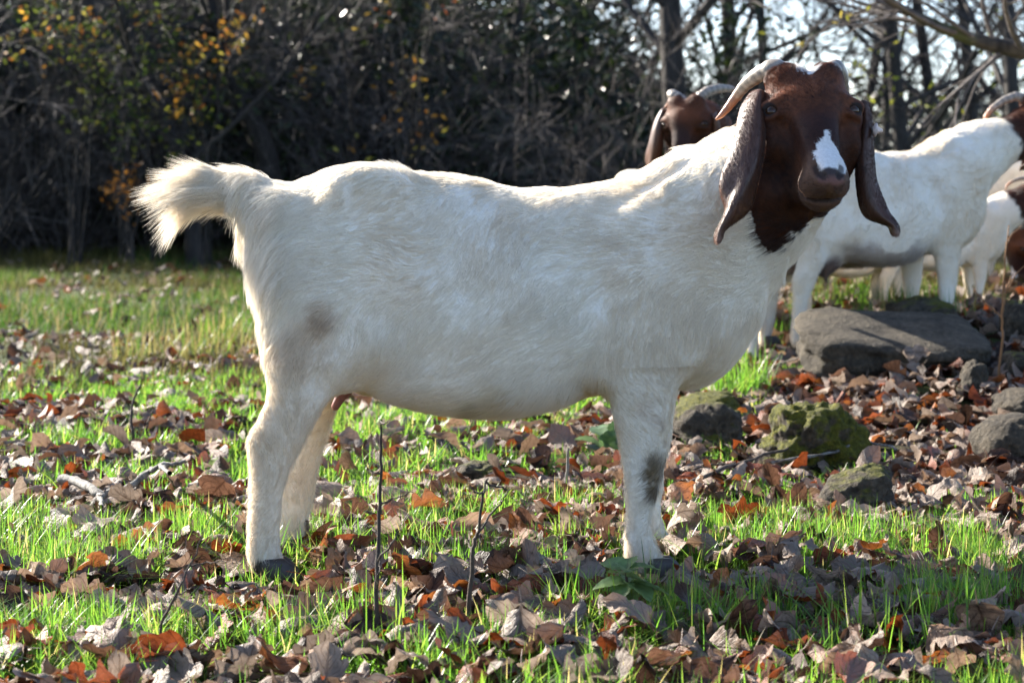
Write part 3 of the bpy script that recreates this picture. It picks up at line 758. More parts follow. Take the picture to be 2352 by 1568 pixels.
tilt = rgL.normal(size=(nL, 2)) * np.array([.42, .42]); flip = rgL.random(nL) < .5; az = rgL.random(nL) * 2 * math.pi
sz = ground_z(spots[:, 0], spots[:, 1]) + .004 + .020 * rgL.random(nL) + np.where(spots[:, 2] > .25, .028 * rgL.random(nL), 0)
def leaf_matrix(i):
    R = Matrix.Rotation(az[i], 3, 'Z') @ Matrix.Rotation(tilt[i, 0], 3, 'X') @ Matrix.Rotation(tilt[i, 1] + (math.pi if flip[i] else 0), 3, 'Y')
    return np.array(R) * size[i]
vis = in_view(spots[:, 0], spots[:, 1], -.06) & (spots[:, 1] > 3.62)
near = np.argsort(np.where(vis, -size / spots[:, 1], 1))[:299]
near_set = set(near.tolist())
meshes = {}
WHERE = {True: 'lying in the grass near the front doe', False: 'on the leaf litter near the front doe'}
for i in near:
    key = (int(pr[i]), int(pk[i]))
    if key not in meshes:
        v, q, luv, cu_, rb = PROTO[key[0]]; rr = np.random.default_rng(key[0] * 9 + key[1])
        c = np.array(PAL[key[1]][1])[None] * (.55 + .75 * fbm(v, 3.0, key[0], 3)[:, None]) * (.75 + .45 * rr.random()) * rb[:, None]
        meshes[key] = mesh_np('fallen_leaf', v, q, True, c, LEAF, luv)
    o = obj('fallen_leaf', meshes[key])
    M = leaf_matrix(i)
    o.matrix_world = Matrix([[*M[0], spots[i, 0]], [*M[1], spots[i, 1]], [*M[2], sz[i] + (.018 if flip[i] else 0)], [0, 0, 0, 1]])
    gr = bool(spots[i, 2] > .4)
    shape = ['deeply lobed', 'wavy-edged', 'broad'][key[0] % 3]
    cu_ = PROTO[key[0]][3]
    form = 'tightly curled' if abs(cu_) > 2.4 else ('cupped' if abs(cu_) > 1.2 else 'flattish')
    big = 'large' if size[i] > .11 else ('small' if size[i] < .08 else 'mid-sized')
    o['label'] = f'{big} {form} {shape} {PAL[key[1]][0]} fallen leaf {WHERE[gr]}'; o['category'] = 'leaf'; o['group'] = 'fallen leaves under the front doe'
vs, qs, cs, ls, n0 = [], [], [], [], 0
for i in range(nL):
    if i in near_set: continue
    v, q, luv, cu_, rb = (PROTO if spots[i, 1] < 5.8 else PROTO_FAR)[pr[i]]
    M = leaf_matrix(i); w = v @ M.T + np.array([spots[i, 0], spots[i, 1], sz[i] + (.018 if flip[i] else 0)])
    ls.append(luv); vs.append(w); qs.append(q + n0); n0 += len(v)
    cs.append(np.array(PAL[pk[i]][1])[None] * rgL.uniform(.5, 1.2) * rb[:, None])
# one pale leaf on the slab
from mathutils.bvhtree import BVHTree
bv = BVHTree.FromPolygons([v_.co + SLAB.location for v_ in SLAB.data.vertices], [list(p_.vertices) for p_ in SLAB.data.polygons])
a_, b_ = (2098 - 1176) / 5512.0, (784 - 812) / 5512.0
hit = bv.ray_cast(Vector((0, 0, CAM_Z)), Vector((a_, cT + b_ * sT, -sT + b_ * cT)).normalized())
if hit[0] is not None:
    v, q, luv, cu_, rb = PROTO[8]
    o = obj('fallen_leaf', mesh_np('fallen_leaf', v, q, True, np.array(PAL[0][1])[None] * rb[:, None], LEAF, luv), None, hit[0] + hit[1] * .004, label='pale curled leaf lying on top of the long flat slab', category='leaf', group='fallen leaves under the front doe')
    o.rotation_euler = hit[1].to_track_quat('Z', 'Y').to_euler(); o.scale = (.085, .085, .085)
obj('leaf_litter', mesh_np('leaf_litter', np.concatenate(vs), np.concatenate(qs), True, np.concatenate(cs), LEAF, np.concatenate(ls)), kind='stuff', label='litter of dry fallen leaves over the ground', category='leaf litter')

# ------------------------------------------------------------------ grass
GRASS = leaf_material('grass_blade', .58, .32, .35, vein=False, glow=1.7)
GRASS_F = leaf_material('field_grass_blade', .45, .65, .12, vein=False)
def blades(x, y, h, w, col, lean, name, label, bend=1.0, mat=None):
    n = len(x); a = rgL.random(n) * 2 * math.pi
    z = ground_z(x, y) - .004
    base = np.stack([x, y, z], 1)
    d = np.stack([np.cos(a), np.sin(a), np.zeros(n)], 1); s = np.stack([-np.sin(a), np.cos(a), np.zeros(n)], 1)
    k = 5; t = np.linspace(0, 1, k)
    ln = (lean * rgL.random(n) ** 1.3)[:, None]
    V = np.zeros((n, 2 * k - 1, 3))
    cv = rgL.uniform(.2, 1.9, n)[:, None] * bend
    for j in range(k):
        p = base + d * (h[:, None] * ln * (t[j] + cv * t[j] ** 2) * .75) + np.array([0, 0, 1.0]) * (h[:, None] * (t[j] - .30 * ln * cv * t[j] ** 2))
        ww = (w * (1 - t[j] ** 1.8) * .5)[:, None]
        if j < k - 1: V[:, 2 * j] = p - s * ww; V[:, 2 * j + 1] = p + s * ww
        else: V[:, 2 * k - 2] = p
    i = np.arange(n)[:, None] * (2 * k - 1)
    q = np.concatenate([i + np.array([[2 * j, 2 * j + 1, 2 * j + 3, 2 * j + 2]]) for j in range(k - 2)])
    tr = i + np.array([[2 * k - 4, 2 * k - 3, 2 * k - 2]])
    C_ = np.repeat(col, 2 * k - 1, 0)
    return obj(name, mesh_np(name, V.reshape(-1, 3), [q, tr], True, C_, mat or GRASS), kind='stuff', label=label, category='grass')
gcol = np.array([(.085, .19, .022), (.115, .225, .03), (.06, .14, .025), (.16, .23, .04)])
def gcols(n, dry): 
    c = gcol[rgL.integers(0, 4, n)] * (.75 + .5 * rgL.random((n, 1)))
    m = rgL.random(n) < dry
    c[m] = np.array([.34, .28, .13]) * (.7 + .6 * rgL.random((m.sum(), 1))); return c
xs, ys, hs, ws, tall = [], [], [], [], []
for n, y0, y1, hh, ww in ((210000, 3.2, 5.6, (.025, .10), .0036), (190000, 5.6, 8.8, (.03, .085), .0046)):
    x, y = scatter(n, y0, y1)
    # blades grow in tufts
    x = x + rgL.normal(size=n) * .0; lu = lush(x, y)
    tuft = fbm(xy3(x, y), 14, 5, 2)
    keep = rgL.random(n) < lu * sstep(.32, .58, tuft) * 1.3 + .02
    x, y, lu = x[keep], y[keep], lu[keep]; m = len(x)
    xs.append(x); ys.append(y); hs.append(rgL.uniform(*hh, m) * (.55 + .6 * lu)); ws.append(ww * rgL.uniform(.6, 1.3, m))
x, y, h, w = map(np.concatenate, (xs, ys, hs, ws))
blades(x, y, h, w, gcols(len(x), .07), 1.25, 'grass', 'fresh green grass growing in patches through the fallen leaves')
n = 125000
x, y = scatter(n, 8.0, 22.5); lu = lush(x, y); keep = rgL.random(n) < lu * sstep(.32, .6, fbm(xy3(x, y), 2.4, 6, 3)) * 1.3
x, y = x[keep], y[keep]; m = len(x)
pn = fbm(xy3(x, y), .8, 14, 3)
c = gcols(m, .22); ol = sstep(.45, .62, pn)[:, None]
c = c * (1 - ol) + np.array([.17, .155, .05]) * (.6 + .7 * rgL.random((m, 1))) * ol
c *= .66
blades(x, y, rgL.uniform(.05, .13, m) * (1 + .5 * sstep(19, 21, y)), .0075 * rgL.uniform(.6, 1.4, m), c, 1.1, 'field_grass', 'rough olive and green grass of the field behind', mat=GRASS_F)
# taller tussocks
xs, ys, hs, cc = [], [], [], []
for vx, vy, r, n, h, dry in ((1700, 930, .10, 320, .20, 0), (1990, 715, .30, 700, .16, .05), (2060, 745, .25, 300, .14, .1), (1820, 790, .12, 240, .13, .05), (420, 830, .30, 420, .20, .6), (560, 800, .25, 320, .2, .5), (40, 585, .5, 300, .30, .8), (170, 590, .5, 300, .32, .8), (330, 575, .5, 260, .3, .8), (2330, 1420, .10, 60, .17, 0), (2250, 1440, .08, 50, .15, 0), (1460, 1440, .12, 80, .15, 0), (2090, 1500, .12, 60, .15, 0), (860, 1500, .05, 24, .16, 0), (360, 1540, .05, 20, .15, 0), (1870, 1500, .12, 50, .14, 0), (1560, 1500, .1, 40, .14, 0)):
    g = gpoint(vx, vy); a = rgL.random(n) * 6.283; rr = r * np.sqrt(rgL.random(n))
    xs.append(g[0] + rr * np.cos(a)); ys.append(g[1] + rr * np.sin(a)); hs.append(h * rgL.uniform(.45, 1.1, n)); cc.append(gcols(n, dry) * (.5 if g[1] > 9 else 1.0))
x, y, h, c = map(np.concatenate, (xs, ys, hs, cc))
blades(x, y, h, np.where(y < 5, .0032, np.where(y < 10, .004, .008)) * rgL.uniform(.6, 1.3, len(x)), c, .7, 'tussock_grass', 'taller tussocks of grass on the bank and field')
# ------------------------------------------------------------------ goats (implicit surfaces, one continuous body mesh each)
class Field:
    def __init__(s, lo, hi, vox):
        s.lo = np.array(lo, float); s.vox = vox
        s.n = np.ceil((np.array(hi) - s.lo) / vox).astype(int) + 1
        s.D = np.full(s.n, 0.5, np.float32)
        s.ax = [(s.lo[i] + vox * np.arange(s.n[i])).astype(np.float32) for i in range(3)]
    def reg(s, lo, hi, m):
        sl = []
        for i in range(3):
            a = int(np.clip(math.floor((lo[i] - m - s.lo[i]) / s.vox), 0, s.n[i] - 1))
            b = int(np.clip(math.ceil((hi[i] + m - s.lo[i]) / s.vox) + 1, a + 1, s.n[i]))
            sl.append(slice(a, b))
        X = s.ax[0][sl[0]][:, None, None]; Y = s.ax[1][sl[1]][None, :, None]; Z = s.ax[2][sl[2]][None, None, :]
        return tuple(sl), X, Y, Z
    def add(s, fn, lo, hi, k, sub=False):
        sl, X, Y, Z = s.reg(lo, hi, k + 2 * s.vox)
        d = fn(X, Y, Z).astype(np.float32); a = s.D[sl]
        if sub:
            d = -d
            h = np.maximum(k - np.abs(a - d), 0) / k
            s.D[sl] = np.maximum(a, d) + h * h * (k * 0.25)
        else:
            h = np.maximum(k - np.abs(a - d), 0) / k
            s.D[sl] = np.minimum(a, d) - h * h * (k * 0.25)
    def cone(s, a, b, ra, rb, k=0.03, sub=False):
        a = np.asarray(a, float); b = np.asarray(b, float); ab = b - a; L2 = float(ab @ ab) + 1e-12
        def fn(X, Y, Z):
            x, y, z = X - a[0], Y - a[1], Z - a[2]
            t = np.clip((x * ab[0] + y * ab[1] + z * ab[2]) / L2, 0, 1)
            return np.sqrt((x - t * ab[0]) ** 2 + (y - t * ab[1]) ** 2 + (z - t * ab[2]) ** 2) - (ra + (rb - ra) * t)
        R = max(ra, rb)
        s.add(fn, np.minimum(a, b) - R, np.maximum(a, b) + R, k, sub)
    def chain(s, pts, rads, k=0.03):
        for i in range(len(pts) - 1): s.cone(pts[i], pts[i + 1], rads[i], rads[i + 1], k)
    def ell(s, c, r, R=None, k=0.03, sub=False):
        c = np.asarray(c, float); r = np.asarray(r, float)
        R = np.eye(3) if R is None else R
        ext = np.sqrt(((R * r[None]) ** 2).sum(1))
        def fn(X, Y, Z):
            x, y, z = X - c[0], Y - c[1], Z - c[2]
            q = [(x * R[0, i] + y * R[1, i] + z * R[2, i]) / r[i] for i in range(3)]
            k0 = np.sqrt(q[0] ** 2 + q[1] ** 2 + q[2] ** 2)
            k1 = np.sqrt((q[0] / r[0]) ** 2 + (q[1] / r[1]) ** 2 + (q[2] / r[2]) ** 2) + 1e-6
            return k0 * (k0 - 1) / k1
        s.add(fn, c - ext, c + ext, k, sub)
    def mesh(s):
        D = s.D; ins = D < 0
        nx, ny, nz = D.shape
        cs = lambda A, i, j, k: A[i:nx - 1 + i, j:ny - 1 + j, k:nz - 1 + k]
        cnt = np.zeros((nx - 1, ny - 1, nz - 1), np.int8)
        for i in (0, 1):
            for j in (0, 1):
                for k in (0, 1): cnt += cs(ins, i, j, k)
        idx = np.argwhere((cnt > 0) & (cnt < 8))
        corner = {}
        for i in (0, 1):
            for j in (0, 1):
                for k in (0, 1): corner[i, j, k] = D[idx[:, 0] + i, idx[:, 1] + j, idx[:, 2] + k]
        acc = np.zeros((len(idx), 3)); num = np.zeros(len(idx))
        for ax in range(3):
            for u in (0, 1):
                for w in (0, 1):
                    a = [0, 0, 0]; o = [q for q in range(3) if q != ax]; a[o[0]] = u; a[o[1]] = w
                    b = list(a); b[ax] = 1
                    d0, d1 = corner[tuple(a)], corner[tuple(b)]
                    m = (d0 < 0) != (d1 < 0)
                    t = np.where(m, d0 / np.where(m, d0 - d1, 1), 0)
                    p = np.tile(np.array(a, float), (len(idx), 1)); p[:, ax] = t
                    acc += p * m[:, None]; num += m
        v = s.lo + (idx + acc / num[:, None]) * s.vox
        vid = np.full((nx - 1, ny - 1, nz - 1), -1, np.int32); vid[tuple(idx.T)] = np.arange(len(idx))
        F = []
        for ax in range(3):
            o1, o2 = (ax + 1) % 3, (ax + 2) % 3
            A = np.moveaxis(ins, (ax, o1, o2), (0, 1, 2)); V = np.moveaxis(vid, (ax, o1, o2), (0, 1, 2))
            e0 = A[:-1, 1:-1, 1:-1]; e1 = A[1:, 1:-1, 1:-1]
            e = np.argwhere(e0 != e1)
            flip = e0[tuple(e.T)]
            i, j, k = e[:, 0], e[:, 1] + 1, e[:, 2] + 1
            q = np.stack([V[i, j - 1, k - 1], V[i, j, k - 1], V[i, j, k], V[i, j - 1, k]], 1)
            q = np.where(flip[:, None], q, q[:, ::-1])
            F.append(q[(q >= 0).all(1)])
        return v, np.concatenate(F)

def vert_normals(v, q):
    a = v[q[:, 2]] - v[q[:, 0]]; b = v[q[:, 3]] - v[q[:, 1]]
    fn = np.cross(a, b)
    n = np.zeros_like(v)
    for i in range(4): np.add.at(n, q[:, i], fn)
    return n / (np.linalg.norm(n, axis=1)[:, None] + 1e-12), np.linalg.norm(fn, axis=1) * 0.5

def smooth1(xs, ys, x, hw=13):
    """smoothed interpolation of stations"""
    g = np.linspace(xs[0], xs[-1], 400)
    y = np.interp(g, xs, ys)
    kern = np.hanning(2 * hw + 1); kern /= kern.sum()
    yp = np.concatenate([2 * y[0] - y[hw:0:-1], y, 2 * y[-1] - y[-2:-hw - 2:-1]])
    return np.interp(x, g, np.convolve(yp, kern, 'valid'))

G_Y = 4.63
ROOT = P(1100, 1000, G_Y); ROOT[2] = 0.0
def Lc(vx, vy, y=0.0): return P(vx, vy, G_Y + y) - ROOT

# torso stations: photo x, top, underline, half width
TORSO = [(578, 470, 600, .045), (592, 452, 690, .085), (620, 436, 760, .115), (660, 420, 800, .130), (700, 401, 830, .140), (760, 380, 868, .148),
         (830, 371, 905, .160), (900, 375, 918, .176), (960, 388, 930, .190), (1040, 400, 943, .200), (1110, 413, 950, .205), (1200, 430, 946, .203),
         (1300, 427, 928, .192), (1380, 413, 906, .176), (1460, 395, 905, .158), (1540, 386, 902, .146), (1610, 388, 890, .136),
         (1660, 410, 868, .124), (1700, 450, 830, .108), (1735, 510, 775, .088), (1758, 570, 715, .06), (1768, 610, 670, .03)]
_t = np.array([[Lc(a, b)[0], Lc(a, b)[2], Lc(a, c)[2], w] for a, b, c, w in TORSO])

def leg_stations(rows, y0, ratio, dx=0.0):
    """rows: photo y, left edge, right edge, lateral shift inwards, thickness ratio"""
    out = []
    for vy, l, r, yin, rat in rows:
        yy = y0 + math.copysign(yin, -y0)
        A, B = Lc(l, vy, yy), Lc(r, vy, yy)
        out.append((A[2], (A[0] + B[0]) / 2 + dx, yy, (B[0] - A[0]) / 2, (B[0] - A[0]) / 2 * rat))
    return np.array(sorted(out))

HIND_N = leg_stations([(500, 612, 770, .07, .62), (560, 590, 795, .055, .66), (640, 583, 806, .045, .70), (740, 590, 806, .035, .72), (830, 600, 798, .025, .70), (880, 605, 782, .02, .68),
    (920, 602, 758, .01, .64), (955, 590, 738, .005, .58), (990, 569, 716, 0, .52), (1015, 562, 708, 0, .52), (1045, 566, 692, 0, .56), (1080, 570, 676, 0, .64), (1130, 569, 660, 0, .72), (1200, 565, 651, 0, .78),
    (1255, 563, 650, 0, .80), (1290, 563, 660, 0, .80), (1312, 572, 668, 0, .72)], -.125, 1)
HIND_F = leg_stations([(500, 612, 770, .07, .62), (560, 590, 795, .055, .66), (640, 590, 806, .045, .70), (740, 605, 812, .035, .72), (830, 625, 815, .025, .70), (880, 640, 806, .02, .68),
    (920, 645, 790, .01, .66), (975, 640, 768, .005, .62), (1010, 630, 757, 0, .56), (1060, 624, 741, 0, .58), (1130, 624, 726, 0, .70), (1190, 628, 714, 0, .78),
    (1230, 630, 708, 0, .80), (1262, 632, 716, 0, .80), (1280, 640, 722, 0, .72)], .125, 1)
FORE_N = leg_stations([(480, 1470, 1590, .07, .5), (560, 1440, 1620, .05, .55), (680, 1420, 1628, .035, .56), (780, 1398, 1600, .02, .56), (850, 1393, 1572, .01, .56), (910, 1394, 1552, 0, .54),
    (960, 1403, 1546, 0, .55), (1000, 1412, 1546, 0, .56), (1040, 1420, 1540, 0, .6), (1080, 1428, 1528, 0, .68), (1120, 1433, 1519, 0, .74), (1160, 1439, 1507, 0, .84), (1200, 1436, 1500, 0, .9),
    (1240, 1431, 1512, 0, .88), (1272, 1429, 1530, 0, .8), (1300, 1436, 1548, 0, .68), (1312, 1442, 1552, 0, .6)], -.12, 1)
FORE_F = leg_stations([(480, 1470, 1590, .07, .5), (560, 1440, 1620, .05, .55), (680, 1420, 1628, .035, .56), (780, 1405, 1605, .02, .56), (850, 1405, 1580, .01, .56), (910, 1410, 1560, 0, .54),
    (960, 1420, 1552, 0, .55), (1000, 1428, 1550, 0, .56), (1040, 1436, 1543, 0, .6), (1080, 1444, 1534, 0, .68), (1110, 1452, 1532, 0, .74), (1150, 1460, 1524, 0, .84), (1180, 1462, 1524, 0, .9),
    (1210, 1460, 1534, 0, .88), (1235, 1462, 1552, 0, .8), (1262, 1468, 1566, 0, .68), (1274, 1472, 1570, 0, .6)], .12, 1)

def frame(yaw, pitch, roll=0.0):
    """columns: side u, down-face v, out-of-face w; yaw 0 = facing -Y (the camera), positive to +X"""
    cy, sy, cp, sp = math.cos(yaw), math.sin(yaw), math.cos(pitch), math.sin(pitch)
    F = np.array([sy, -cy, 0]); up = np.array([0, 0, 1.0])
    s = np.array([cy, sy, 0]); a = sp * F - cp * up; n = cp * F + sp * up
    cr, sr = math.cos(roll), math.sin(roll)
    s2 = cr * s - sr * a; a2 = sr * s + cr * a
    return np.stack([s2, a2, n], 1)

R0 = frame(math.radians(6), math.radians(42), math.radians(1.3))
O0 = P(1869, 254, 4.45) - ROOT
def cropv(cx, cy): return 1607.8 + cx * .3003, 114.8 + cy * .3003   # points read off an enlarged view of the head
def head_local(p): return (np.asarray(p) - O0) @ R0

def ear_ctrl(rows, deps, ybase):
    g = []
    for r, row in enumerate(rows):
        line = []
        for c, (cx, cy) in enumerate(row):
            vx, vy = cropv(cx, cy)
            line.append(head_local(P(vx, vy, 4.45 + ybase[r] + deps[c]) - ROOT))
        g.append(line)
    return np.array(g)
EAR_L = ear_ctrl([[(395, 320), (425, 305), (470, 300), (500, 330)], [(310, 430), (370, 400), (455, 400), (495, 420)], [(285, 540), (325, 530), (458, 520), (500, 530)], [(268, 650), (298, 650), (455, 650), (500, 650)],
    [(245, 760), (286, 770), (445, 800), (490, 800)], [(178, 905), (279, 920), (405, 950), (455, 960)], [(142, 1035), (272, 1050), (318, 1095), (428, 1090)], [(166, 1140), (225, 1150), (275, 1150), (405, 1185)],
    [(203, 1218), (212, 1222), (232, 1225), (360, 1255)], [(172, 1300), (178, 1300), (190, 1300), (280, 1315)], [(122, 1385), (138, 1385), (155, 1380), (192, 1365)], [(110, 1440), (125, 1440), (150, 1435), (174, 1425)], [(122, 1472), (128, 1474), (135, 1474), (142, 1470)]],
    [.018, .0, -.022, .012], [.045, .022, .0, -.015, -.03, -.04, -.045, -.047, -.048, -.05, -.05, -.05, -.05])
EAR_R = ear_ctrl([[(1215, 395), (1240, 380), (1262, 385), (1280, 400)], [(1222, 480), (1250, 478), (1280, 474), (1306, 470)], [(1212, 600), (1245, 600), (1290, 600), (1328, 600)], [(1195, 740), (1225, 740), (1280, 735), (1328, 730)],
    [(1190, 860), (1222, 860), (1285, 855), (1333, 850)], [(1192, 980), (1222, 980), (1290, 985), (1348, 990)], [(1205, 1100), (1235, 1100), (1315, 1090), (1384, 1090)], [(1220, 1200), (1265, 1195), (1345, 1180), (1418, 1170)],
    [(1255, 1278), (1320, 1255), (1385, 1245), (1446, 1240)], [(1345, 1312), (1385, 1300), (1430, 1290), (1482, 1285)], [(1440, 1335), (1460, 1335), (1490, 1338), (1516, 1340)], [(1456, 1385), (1478, 1386), (1502, 1386), (1524, 1383)], [(1480, 1412), (1490, 1416), (1502, 1416), (1514, 1412)]],
    [.02, -.008, -.014, .004], [.06, .055, .045, .038, .033, .03, .028, .026, .024, .022, .02, .02, .02])
HORN_L = np.array([head_local(P(x, y, Y) - ROOT) for x, y, Y in [(1835, 200, 4.52), (1806, 168, 4.515), (1776, 157, 4.52), (1743, 171, 4.545), (1713, 194, 4.575), (1692, 221, 4.595), (1672, 248, 4.60), (1656, 266, 4.595), (1644, 275, 4.59)]])
HORN_LR = np.array([.019, .0205, .019, .0155, .0122, .0100, .0078, .0055, .0020])
HORN_R = np.array([head_local(P(x, y, Y) - ROOT) for x, y, Y in [(1885, 200, 4.53), (1904, 168, 4.535), (1918, 158, 4.56), (1930, 174, 4.61), (1936, 207, 4.66), (1938, 240, 4.69), (1938, 270, 4.70), (1936, 290, 4.70)]])
HORN_RR = np.array([.018, .0195, .018, .0155, .0122, .009, .006, .002])

def upsample(g, n):
    r, c, _ = g.shape
    ri = np.linspace(0, r - 1, (r - 1) * n + 1); ci = np.linspace(0, c - 1, (c - 1) * n + 1)
    a = np.stack([np.stack([np.interp(ri, np.arange(r), g[:, j, k]) for k in range(3)], -1) for j in range(c)], 1)
    b = np.stack([np.stack([np.interp(ci, np.arange(c), a[i, :, k]) for k in range(3)], -1) for i in range(len(ri))], 0)
    for _ in range(3):
        s = b.copy()
        s[1:-1] = .25 * b[:-2] + .5 * b[1:-1] + .25 * b[2:]; b = s.copy()
        s[:, 1:-1] = .25 * b[:, :-2] + .5 * b[:, 1:-1] + .25 * b[:, 2:]; b = s
    return b

def sheet_mesh(g, th):
    r, c, _ = g.shape
    du = np.gradient(g, axis=0); dv = np.gradient(g, axis=1)
    n = np.cross(du, dv); n /= np.linalg.norm(n, axis=2)[..., None] + 1e-9
    e = np.ones((r, c)); e[[0, -1]] = .35; e[:, [0, -1]] = .35
    n = n * (e * th * .5)[..., None]
    v = np.concatenate([(g + n).reshape(-1, 3), (g - n).reshape(-1, 3)]); K = r * c
    i = (np.arange(r - 1)[:, None] * c + np.arange(c - 1)[None]).ravel()
    q = np.stack([i, i + c, i + c + 1, i + 1], 1)
    ring = np.concatenate([np.arange(c), np.arange(1, r) * c + c - 1, (r - 1) * c + np.arange(c - 2, -1, -1), np.arange(r - 2, 0, -1) * c])
    nx = np.roll(ring, -1)
    return v, np.concatenate([q, q[:, ::-1] + K, np.stack([ring, nx, nx + K, ring + K], 1)])

# ---- goat materials
def coat_mats():
    m, nt, out = mat_new('goat_skin')
    col = N(nt, 'ShaderNodeAttribute', attribute_name='col').outputs['Color']
    co = texco(nt)
    n1 = noise(nt, 190, 3, 0.6, co)
    c2 = mixcol(nt, 1.0, col, ramp(nt, n1.outputs[0], [(0.3, (.86, .85, .84)), (0.7, (1.06, 1.06, 1.06))]), 'MULTIPLY')
    p = N(nt, 'ShaderNodeBsdfPrincipled'); nt.links.new(c2, p.inputs['Base Color'])
    p.inputs['Roughness'].default_value = 0.62; p.inputs['Specular IOR Level'].default_value = 0.18
    nt.links.new(bump(nt, n1.outputs[0], 0.35, 0.003), p.inputs['Normal'])
    nt.links.new(p.outputs[0], out.inputs[0])
    h, nt, out = mat_new('goat_hair')
    col = N(nt, 'ShaderNodeAttribute', attribute_name='col').outputs['Color']
    d = N(nt, 'ShaderNodeBsdfPrincipled'); nt.links.new(col, d.inputs['Base Color'])
    d.inputs['Roughness'].default_value = 0.36; d.inputs['Specular IOR Level'].default_value = 0.55
    t = N(nt, 'ShaderNodeBsdfTranslucent'); nt.links.new(col, t.inputs[0])
    mx = N(nt, 'ShaderNodeMixShader'); mx.inputs[0].default_value = 0.4
    nt.links.new(d.outputs[0], mx.inputs[1]); nt.links.new(t.outputs[0], mx.inputs[2]); nt.links.new(mx.outputs[0], out.inputs[0])
    e, nt, out = mat_new('goat_ear')
    co = texco(nt)
    col = N(nt, 'ShaderNodeAttribute', attribute_name='col').outputs['Color']
    mp = N(nt, 'ShaderNodeMapping'); mp.inputs['Scale'].default_value = (1, 1, .18); nt.links.new(co, mp.inputs[0])
    n1 = noise(nt, 120, 4, .65, mp.outputs[0])
    c2 = mixcol(nt, 1.0, col, ramp(nt, n1.outputs[0], [(.3, (.8, .77, .74)), (.72, (1.2, 1.18, 1.15))]), 'MULTIPLY')
    p = N(nt, 'ShaderNodeBsdfPrincipled'); nt.links.new(c2, p.inputs['Base Color'])
    p.inputs['Roughness'].default_value = .42; p.inputs['Specular IOR Level'].default_value = .5
    nt.links.new(bump(nt, n1.outputs[0], .28, .004), p.inputs['Normal'])
    nt.links.new(p.outputs[0], out.inputs[0])
    k, nt, out = mat_new('goat_horn')
    col = N(nt, 'ShaderNodeAttribute', attribute_name='col').outputs['Color']
    n1 = noise(nt, 300, 3, .6, texco(nt))
    c2 = mixcol(nt, 1.0, col, ramp(nt, n1.outputs[0], [(.3, (.75, .74, .73)), (.7, (1.1, 1.1, 1.1))]), 'MULTIPLY')
    p = N(nt, 'ShaderNodeBsdfPrincipled'); nt.links.new(c2, p.inputs['Base Color']); p.inputs['Roughness'].default_value = .4
    nt.links.new(bump(nt, n1.outputs[0], .4, .002), p.inputs['Normal'])
    nt.links.new(p.outputs[0], out.inputs[0])
    def plain(nm, c, r, sp=.5):
        q, nt, out = mat_new(nm)
        n1 = noise(nt, 140, 3, .6, texco(nt))
        p = N(nt, 'ShaderNodeBsdfPrincipled')
        nt.links.new(ramp(nt, n1.outputs[0], [(.3, tuple(x * .7 for x in c)), (.7, tuple(x * 1.15 for x in c))]), p.inputs['Base Color'])
        p.inputs['Roughness'].default_value = r; p.inputs['Specular IOR Level'].default_value = sp
        nt.links.new(p.outputs[0], out.inputs[0]); return q
    return dict(skin=m, hair=h, ear=e, horn=k, hoof=plain('goat_hoof', (.055, .04, .03), .45), teat=plain('goat_teat', (.26, .10, .085), .5),
                tag=plain('ear_tag_plastic', (.75, .60, .52), .4), iris=plain('goat_iris', (.045, .018, .007), .18, .4), pupil=plain('goat_pupil', (.004, .004, .004), .15, .4))
GM = coat_mats()

def make_hair(name, parent, pos, pts_col, radius, mat):
    """pos: (n, k, 3) hair points"""
    n, k, _ = pos.shape
    cu = bpy.data.hair_curves.new(name)
    cu.add_curves([k] * n)
    cu.points.foreach_set('position', pos.astype(np.float32).ravel())
    ra = cu.attributes.get('radius') or cu.attributes.new('radius', 'FLOAT', 'POINT')
    prof = np.linspace(1, .12, k)[None] * np.asarray(radius).reshape(-1, 1) * np.ones((n, 1))
    ra.data.foreach_set('value', prof.astype(np.float32).ravel())
    ca = cu.attributes.new('col', 'FLOAT_COLOR', 'CURVE')
    c4 = np.ones((n, 4), np.float32); c4[:, :3] = pts_col
    ca.data.foreach_set('color', c4.ravel())
    cu.materials.append(mat)
    return obj(name, cu, parent)

def hoof_mesh(name, L, W, H):
    vs, fs, n = [], [], 0
    for sgn in (-1, 1):
        rings = []
        for z, sx, sw, dx in ((0, 1, 1, .012), (H * .35, .96, .98, .008), (H * .8, .78, .86, -.002), (H, .6, .7, -.006)):
            a = np.arange(12) * 2 * math.pi / 12
            x = np.cos(a); x = np.where(x > 0, x ** 1.0 * 1.15, x * .85)
            rings.append(np.stack([x * L / 2 * sx + dx, np.sin(a) * W / 4 * sw * (1 - .35 * np.maximum(np.cos(a), 0)) + sgn * W * .245, np.full(12, z)], 1))
        vs += rings
        i = np.arange(12); j = (i + 1) % 12
        for r in range(3): fs.append(np.stack([i + r * 12, j + r * 12, j + r * 12 + 12, i + r * 12 + 12], 1) + n)
        for r0, rev in ((0, True), (36, False)):
            for a, b, c, d in ((0, 1, 2, 3), (3, 4, 5, 6), (6, 7, 8, 9), (9, 10, 11, 0), (0, 3, 6, 9)):
                fs.append(np.array([[d, c, b, a] if rev else [a, b, c, d]]) + n + r0)
        n += 48
    return mesh_np(name, np.concatenate(vs), np.concatenate(fs), True, None, GM['hoof'])
HOOF = hoof_mesh('hoof', .085, .062, .05)

WHITE = np.array([.85, .785, .675]); CREAM = np.array([.66, .55, .40]); BROWN = np.array([.082, .026, .0105]); DARK = np.array([.028, .011, .009])

def seg_dist(p, a, b):
    ab = b - a; t = np.clip(((p - a) @ ab) / (ab @ ab), 0, 1)
    return np.linalg.norm(p - a - t[:, None] * ab, axis=1)

